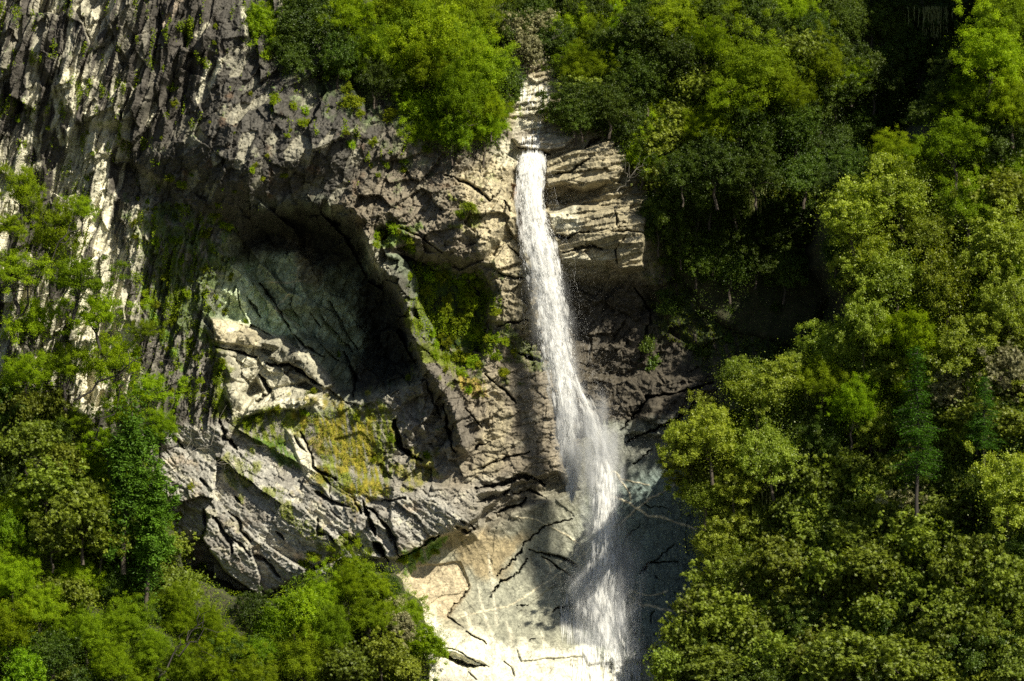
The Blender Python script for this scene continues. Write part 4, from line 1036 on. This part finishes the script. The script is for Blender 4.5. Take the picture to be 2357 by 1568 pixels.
# moss cushions where the stone is mossy
jj, ii = np.nonzero((moss > .35) & (U0 > -20) & (U0 < 1960) & (V0 > -20) & (V0 < 1600))
sel = g.permutation(len(jj))[:70000]; jj, ii = jj[sel], ii[sel]
nrm = np.stack([gx[jj, ii] * S, -np.ones(len(jj)), np.clip(-gy[jj, ii] * S, -2, 2)], 1)
cl = fbm(U0[jj, ii] / 12, V0[jj, ii] / 12, 3, 91)
kk = cl > -.1; jj, ii, nrm, cl = jj[kk], ii[kk], nrm[kk], cl[kk]
P_ = np.stack([X[jj, ii], Y[jj, ii] - .05 - .35 * np.clip(cl, 0, 1), Z[jj, ii]], 1) + g.normal(size=(len(jj), 3)) * .04
tag(scatter_leaves("moss", P_, nrm * .3 + [0, -.4, .7] + g.normal(size=P_.shape) * .4, g.uniform(.07, .17, len(P_)), .5, MATS['moss']), "yellow-green and orange moss cushions growing on the rock wall", "moss", kind="stuff")

# ivy and ferns hanging in streaks down the walls
ivs = fbm(*rot(U0, V0, 4, 16, 70), 4, 95) + .5 * fbm(U0 / 60, V0 / 60, 3, 96)
holl = soft(UB, VB, [(945,600),(1130,640),(1140,800),(1080,880),(1000,840),(940,700)], 12)
brow = soft(UB, VB, [(560,60),(650,130),(780,170),(900,230),(950,330),(900,420),(760,330),(600,260)], 20) * .45
ivm = ivs + .25 * zw['lichen'] + .42 * holl + brow * .5 + .12 * zw['flute'] - .12 * zw['scaly'] + .25 * soft(UB, VB, [(350,1150),(480,1230),(470,1330),(360,1330)], 15)
zone_ok = (zw['lichen'] + zw['flute'] * (V0 < 480) + zw['scaly'] + holl + brow + soft(UB, VB, [(350,1150),(480,1230),(470,1330),(360,1330)], 15)) > .4
jj, ii = np.nonzero((ivm > .42) & zone_ok & (U0 > -20) & (U0 < 1200) & (V0 > -20) & (V0 < 1400))
sel = g.permutation(len(jj))[:60000]; jj, ii = jj[sel], ii[sel]
P_ = np.stack([X[jj, ii], Y[jj, ii] - .08 - .5 * np.clip(ivm[jj, ii] - .42, 0, .6) - .1 * g.random(len(jj)), Z[jj, ii]], 1) + g.normal(size=(len(jj), 3)) * .07
tag(scatter_leaves("ivy", P_, np.array([.1, -.5, .6]) + g.normal(size=P_.shape) * .5, g.uniform(.1, .24, len(P_)), .6, MATS['feather']), "ivy, ferns and small plants hanging in streaks down the rock wall", "ivy", kind="stuff")

# beards of hanging lichen
def beard(px, py, Yc, w_, h_, n, label, seed):
    g = np.random.default_rng(seed); x, y, z = at(px, py, Yc); P_ = []; D = []
    for q in range(n):
        a = x + g.normal() * w_ / S * .35; b = y + g.normal() * .25; L_ = h_ / S * g.uniform(.3, 1); m = 7
        off = np.cumsum(g.normal(size=(m, 2)) * .045, 0)
        for i in range(m):
            P_.append((a + off[i, 0], b + off[i, 1], z - L_ * i / m)); D.append((g.normal() * .15, g.normal() * .15, 1))
    D = np.array(D); P_ = np.array(P_)
    o = scatter_leaves("lichen_beard", P_, g.normal(size=P_.shape) * .5 + [0, -1, .1], g.uniform(.8, 1.2, len(P_)) * h_ / S / 6, .16, MATS['lichen'], droop=D, seed=seed)
    return tag(o, label, "lichen", "beards of hanging lichen")
beard(1800,15,8,26,70,26,"long pale lichen beard hanging from the dark top wood",1)
beard(2150,20,10,60,80,50,"widest curtain of pale lichen strands in the black gap at the top",2)
beard(2070,10,12,14,70,16,"single narrow lichen strand beside the wide curtain at the top",3)
beard(1730,410,2,40,50,36,"lichen tangle on the shaded twigs above the gully",4)
beard(1740,460,3,30,45,26,"lower lichen tangle over the dark gully",5)
beard(1870,900,-8,34,70,46,"tan lichen beard hanging beside the lime-green tree",6)
beard(1790,1070,-9,44,60,46,"lichen beard in the lime-green trees beside the slab",7)
beard(1770,1120,-9,30,60,30,"lichen beard below the lime-green trees",8)
beard(1650,1290,-9,30,80,50,"yellowish lichen beard beside the blue-grey slab",9)
beard(1740,1370,-11,30,60,40,"lichen beard on a dark bough low on the slope",10)
beard(2210,450,-10,30,80,40,"lichen beard on the sunny upper slope",11)
beard(2100,500,-7,40,60,40,"lichen hanging under the pale crown by the gully",12)
beard(2030,600,-7,30,60,36,"lichen hanging at the edge of the gully",13)

# bare boughs
def bough(px0, py0, px1, py1, Yc, r, label, seed, twigs=5, mat=None):
    g = np.random.default_rng(seed); a = at(px0, py0, Yc); b = at(px1, py1, Yc - .8)
    main = bent(a, b, .05, g, 9); L_ = np.linalg.norm(np.array(b) - a); lst = [(main, r, r * .35)]
    for q in range(twigs):
        s = main[g.integers(3, 9)]; d = (np.array(b) - a) / L_ + g.normal(size=3) * .55
        lst.append((bent(s, s + d * L_ * g.uniform(.2, .45), .08, g, 6), r * .4, r * .1))
    o = link("dead_bough", tubes_mesh("dead_bough", lst), mat or BARKP)
    return tag(o, label, "dead branch", "bare boughs reaching over the rock")
bough(345,1120,470,1030,-9,.07,"bare forked bough reaching over the brown rock left of the cave ledge",1,6)
bough(345,1140,520,1060,-9,.05,"lower bare bough over the brown rock",2,6)
bough(560,1720-150,470,1500,-14,.1,"dark leafless tree trunk leaning at the bottom edge",3,3,BARKD)
bough(365,1560,455,1440,-17,.12,"crooked dark trunk with twigs at the foot of the gorge",4,8,BARKD)
bough(1600,50,1670,62,6,.16,"pale dead log end sticking out at the top",5,0)
bough(1770,50,1792,75,8,.1,"short pale dead stub in the upper wood",6,0)
bough(170,920,330,820,-11,.12,"dark rising limb across the pale wall",7,9,BARKD)
bough(220,1010,300,860,-11,.1,"second dark limb below the rising one",8,7,BARKD)
bough(30,740,150,560,-11.5,.12,"dark limb through the crown before the fluted wall",9,9,BARKD)
bough(1690,1090,1600,1130,-8.5,.06,"pale twiggy bough beside the blue-grey slab",10,6)
bough(1200,130,1270,90,8,.07,"bare tan bough over the upper cascade",11,9)
bough(1180,160,1235,140,6,.06,"lower bare tan bough over the upper cascade",12,9)
bough(1420,440,1470,380,-.5,.05,"dry twigs on the square rock beds",13,9)

# ------------------------------------------------------------ water
fall = bpy.data.objects.new("waterfall", None); COL.objects.link(fall)
tag(fall, "white ribbon of water falling down the cliff and spreading into spray on the slab", "waterfall")
WAT = water_material("white_water", .5); DROP = water_material("droplets", .42)
def interp(path, t):
    p = np.array(path, float); k = np.linspace(0, 1, len(p)); return np.stack([np.interp(t, k, p[:, i]) for i in range(p.shape[1])], -1)
JET = [(1224,356,26,1.4),(1221,400,26,.2),(1220,450,26,-.6),(1226,500,28,-1.1),(1238,560,34,-1.6),(1252,620,33,-1.7),(1264,700,33,-1.8),(1280,800,32,-2.0),(1294,880,29,-2.2),(1306,960,25,-2.2),(1314,1040,25,-2.0),(1320,1100,15,-1.6),(1316,1145,4,-1.2)]
PLUME = [(1325,880,10,-2.4),(1356,950,16,-3),(1378,1020,21,-3.8),(1390,1080,24,-4.5),(1390,1150,25,-5),(1390,1220,27,-5),(1390,1290,32,-4.4),(1383,1350,38,-3.6),(1390,1420,48,-4.4),(1398,1500,50,-5.6),(1402,1590,50,-7.4)]
def strands(path, n, lrange, wd, seed, sig=.42, core=1.0, tpow=1.0, jit=1.0):
    g = np.random.default_rng(seed); t = g.random(n) ** tpow; P = interp(path, t)
    u = np.clip(g.normal(size=n) * sig, -1.25, 1.25); d = g.normal(size=n) * .35
    # braids: the water falls in bunches
    u = u + .05 * np.sin(t * 26 + u * 5) * jit + .22 * fbm(t * 18, u * 1.5, 3, seed) * jit
    keep = g.random(n) < (np.clip((1 - t) / .5, 0, 1) * np.clip((t - .02) / .3, .12, 1) if path is PLUME else np.clip(1.25 - t, .3, 1))
    t, u, d, P = t[keep], u[keep], d[keep], P[keep]; n = len(t)
    L_ = g.uniform(*lrange, n); tan = interp(path, np.clip(t + .02, 0, 1)) - interp(path, np.clip(t - .02, 0, 1))
    V = []; k0 = P[:, 0] + u * P[:, 2]; v0 = P[:, 1]; yy = P[:, 3] + d * P[:, 2] / S
    kk = (DIST + yy) / DIST
    c = np.stack([(k0 - CX) / S * kk, yy, CAMZ + (CY - v0) / S * kk], 1)
    ta = np.stack([tan[:, 0], np.zeros(n), -tan[:, 1]], 1); ta /= np.linalg.norm(ta, axis=1, keepdims=True)
    ta[:, 0] += u * .05; w2 = g.uniform(*wd, n)
    a = g.normal(size=n) * .75; side = np.stack([np.cos(a), np.sin(a), np.zeros(n)], 1)
    top = c - ta * L_[:, None] * .4; bot = c + ta * L_[:, None] * .6
    side = side - ta * (side * ta).sum(1, keepdims=True)
    m1 = c - side * w2[:, None]; m2 = c + side * w2[:, None]; mid = np.cross(side, ta); mid = mid * np.where(mid[:, 1:2] < 0, 1, -1)
    vs_ = [top, m1, bot, m2, c + mid * w2[:, None] * .35]
    vv = np.stack(vs_, 1).reshape(-1, 3); b = np.arange(n)[:, None] * 5
    f = np.concatenate([b + np.array(q) for q in ((0, 1, 4), (1, 2, 4), (2, 3, 4), (3, 0, 4))])
    return vv, f
def wobj(name, lst, mat):
    V = []; F = []; o = 0
    for v, f in lst: V.append(v); F.append(f + o); o += len(v)
    me = bpy.data.meshes.new(name); fast_mesh(me, np.concatenate(V), np.concatenate(F)); return link(name, me, mat, fall)
wobj("water_jet", [strands(JET, 60000, (.08, .32), (.014, .032), 1, .42), strands(JET, 16000, (.1, .4), (.02, .05), 2, .36, tpow=1.35)], WAT)
wobj("droplets", [strands(JET, 12000, (.05, .16), (.006, .015), 3, .7, tpow=.8), strands(PLUME, 6000, (.05, .2), (.006, .014), 4, .6), strands([(1224,380,30,.2),(1260,620,50,-1.6),(1290,850,60,-1),(1320,1000,75,-.5)], 9000, (.04, .12), (.005, .012), 6, .8)], DROP)
wobj("spray_strands", [strands(PLUME, 22000, (.08, .35), (.008, .02), 5, .42)], DROP)
wobj("water_sheet", [strands(JET, 9000, (.6, 1.6), (.10, .26), 21, .42), strands(PLUME, 4200, (.6, 1.8), (.08, .2), 22, .42)], water_material("thin_water", .2))
def cloud(px, py, Yc, rx, ry, n, seed, wd=(.012, .035)):
    g = np.random.default_rng(seed); u = px + g.normal(size=n) * rx; v = py + g.normal(size=n) * ry; y = Yc + g.normal(size=n) * rx / S * .45
    k = (DIST + y) / DIST; c = np.stack([(u - CX) / S * k, y, CAMZ + (CY - v) / S * k], 1); w2 = g.uniform(*wd, n)[:, None]
    a = g.normal(size=(n, 3)); a[:, 1] *= .3; a /= np.linalg.norm(a, axis=1, keepdims=True); b = np.cross(a, g.normal(size=(n, 3)) * .4 + [0, -1, .4]); b /= np.linalg.norm(b, axis=1, keepdims=True)
    vv = np.stack([c + a * w2 * 1.8, c + b * w2, c - a * w2 * 1.8, c - b * w2, c + [0, -.01, .01]], 1).reshape(-1, 3); q = np.arange(n)[:, None] * 5
    return vv, np.concatenate([q + np.array(t) for t in ((0, 1, 4), (1, 2, 4), (2, 3, 4), (3, 0, 4))])
wobj("splash", [cloud(1355, 1352, -4.2, 26, 30, 7000, 51, (.006, .016)), cloud(1395, 1400, -4.6, 50, 45, 7000, 52, (.005, .014)), cloud(1400, 1520, -6.8, 40, 40, 6000, 53, (.005, .014)), cloud(1370, 1000, -3, 34, 80, 6000, 54, (.005, .012)), cloud(1295, 800, -2, 36, 150, 4000, 55, (.005, .011))], DROP)
# veils running over the slab
def veil(n, seed, box, lr, wd, off=.12):
    g = np.random.default_rng(seed); px = g.uniform(box[0], box[1], n); py = g.uniform(box[2], box[3], n)
    keep = fbm(px / 16, py / 120, 3, seed) > -.02; px, py = px[keep], py[keep]; V = []; F = []
    for i, (a, b) in enumerate(zip(px, py)):
        L_ = g.uniform(*lr); w2 = g.uniform(*wd); m = 4; s = g.normal() * .05
        o = len(V)
        for j in range(m + 1):
            q = cliff_at(a + s * L_ * j / m, b + L_ * j / m, off); ww = w2 * math.sin(math.pi * (j + .3) / (m + .6))
            V.append((q[0] - ww, q[1], q[2])); V.append((q[0], q[1] - ww, q[2])); V.append((q[0] + ww, q[1], q[2]))
        for j in range(m):
            p = o + j * 3; F.append((p, p + 3, p + 4, p + 1)); F.append((p + 1, p + 4, p + 5, p + 2))
    return np.array(V), np.array(F)
wobj("slab_veil", [veil(4500, 11, (1315, 1475, 1330, 1590), (6, 26), (.012, .03), .25), veil(1500, 12, (1325, 1400, 1320, 1400), (5, 18), (.015, .04), .4), veil(2600, 13, (1340, 1450, 1460, 1610), (6, 26), (.012, .035), .3), veil(160, 15, (1290, 1340, 1360, 1440), (20, 60), (.02, .05))], DROP)
wobj("upper_cascade", [veil(90, 14, (1195, 1258, 190, 300), (10, 30), (.03, .1), .1), veil(110, 16, (1200, 1246, 310, 362), (10, 24), (.03, .1), .1)], WAT)
# hanging spray
def puff(px, py, Yc, rx, ry, rz, dens, tilt=0):
    import bmesh
    bm = bmesh.new(); bmesh.ops.create_icosphere(bm, subdivisions=3, radius=1); me = bpy.data.meshes.new("mist"); bm.to_mesh(me); bm.free()
    o = link("mist", me, mist_material("mist", dens, (1.2, 1.2, .35)), fall); x, y, z = at(px, py, Yc); o.location = (x, y, z)
    o.scale = (rx / S, ry, rz / S); o.rotation_euler = (0, tilt, 0)
puff(1275, 760, -2, 62, 1.8, 330, .8, -R_(10))
puff(1320, 990, -2.6, 62, 1.6, 190, 1.1, -R_(8))
puff(1385, 1130, -4.2, 66, 1.8, 260, 2.2, -R_(2))
puff(1400, 1330, -3.4, 105, 2.0, 170, 1.6, 0)
puff(1355, 1365, -3.2, 55, 1.6, 80, 3.0, 0)
puff(1395, 1500, -4.2, 110, 1.6, 130, 1.4, 0)
print("plants", len(PLANTS))
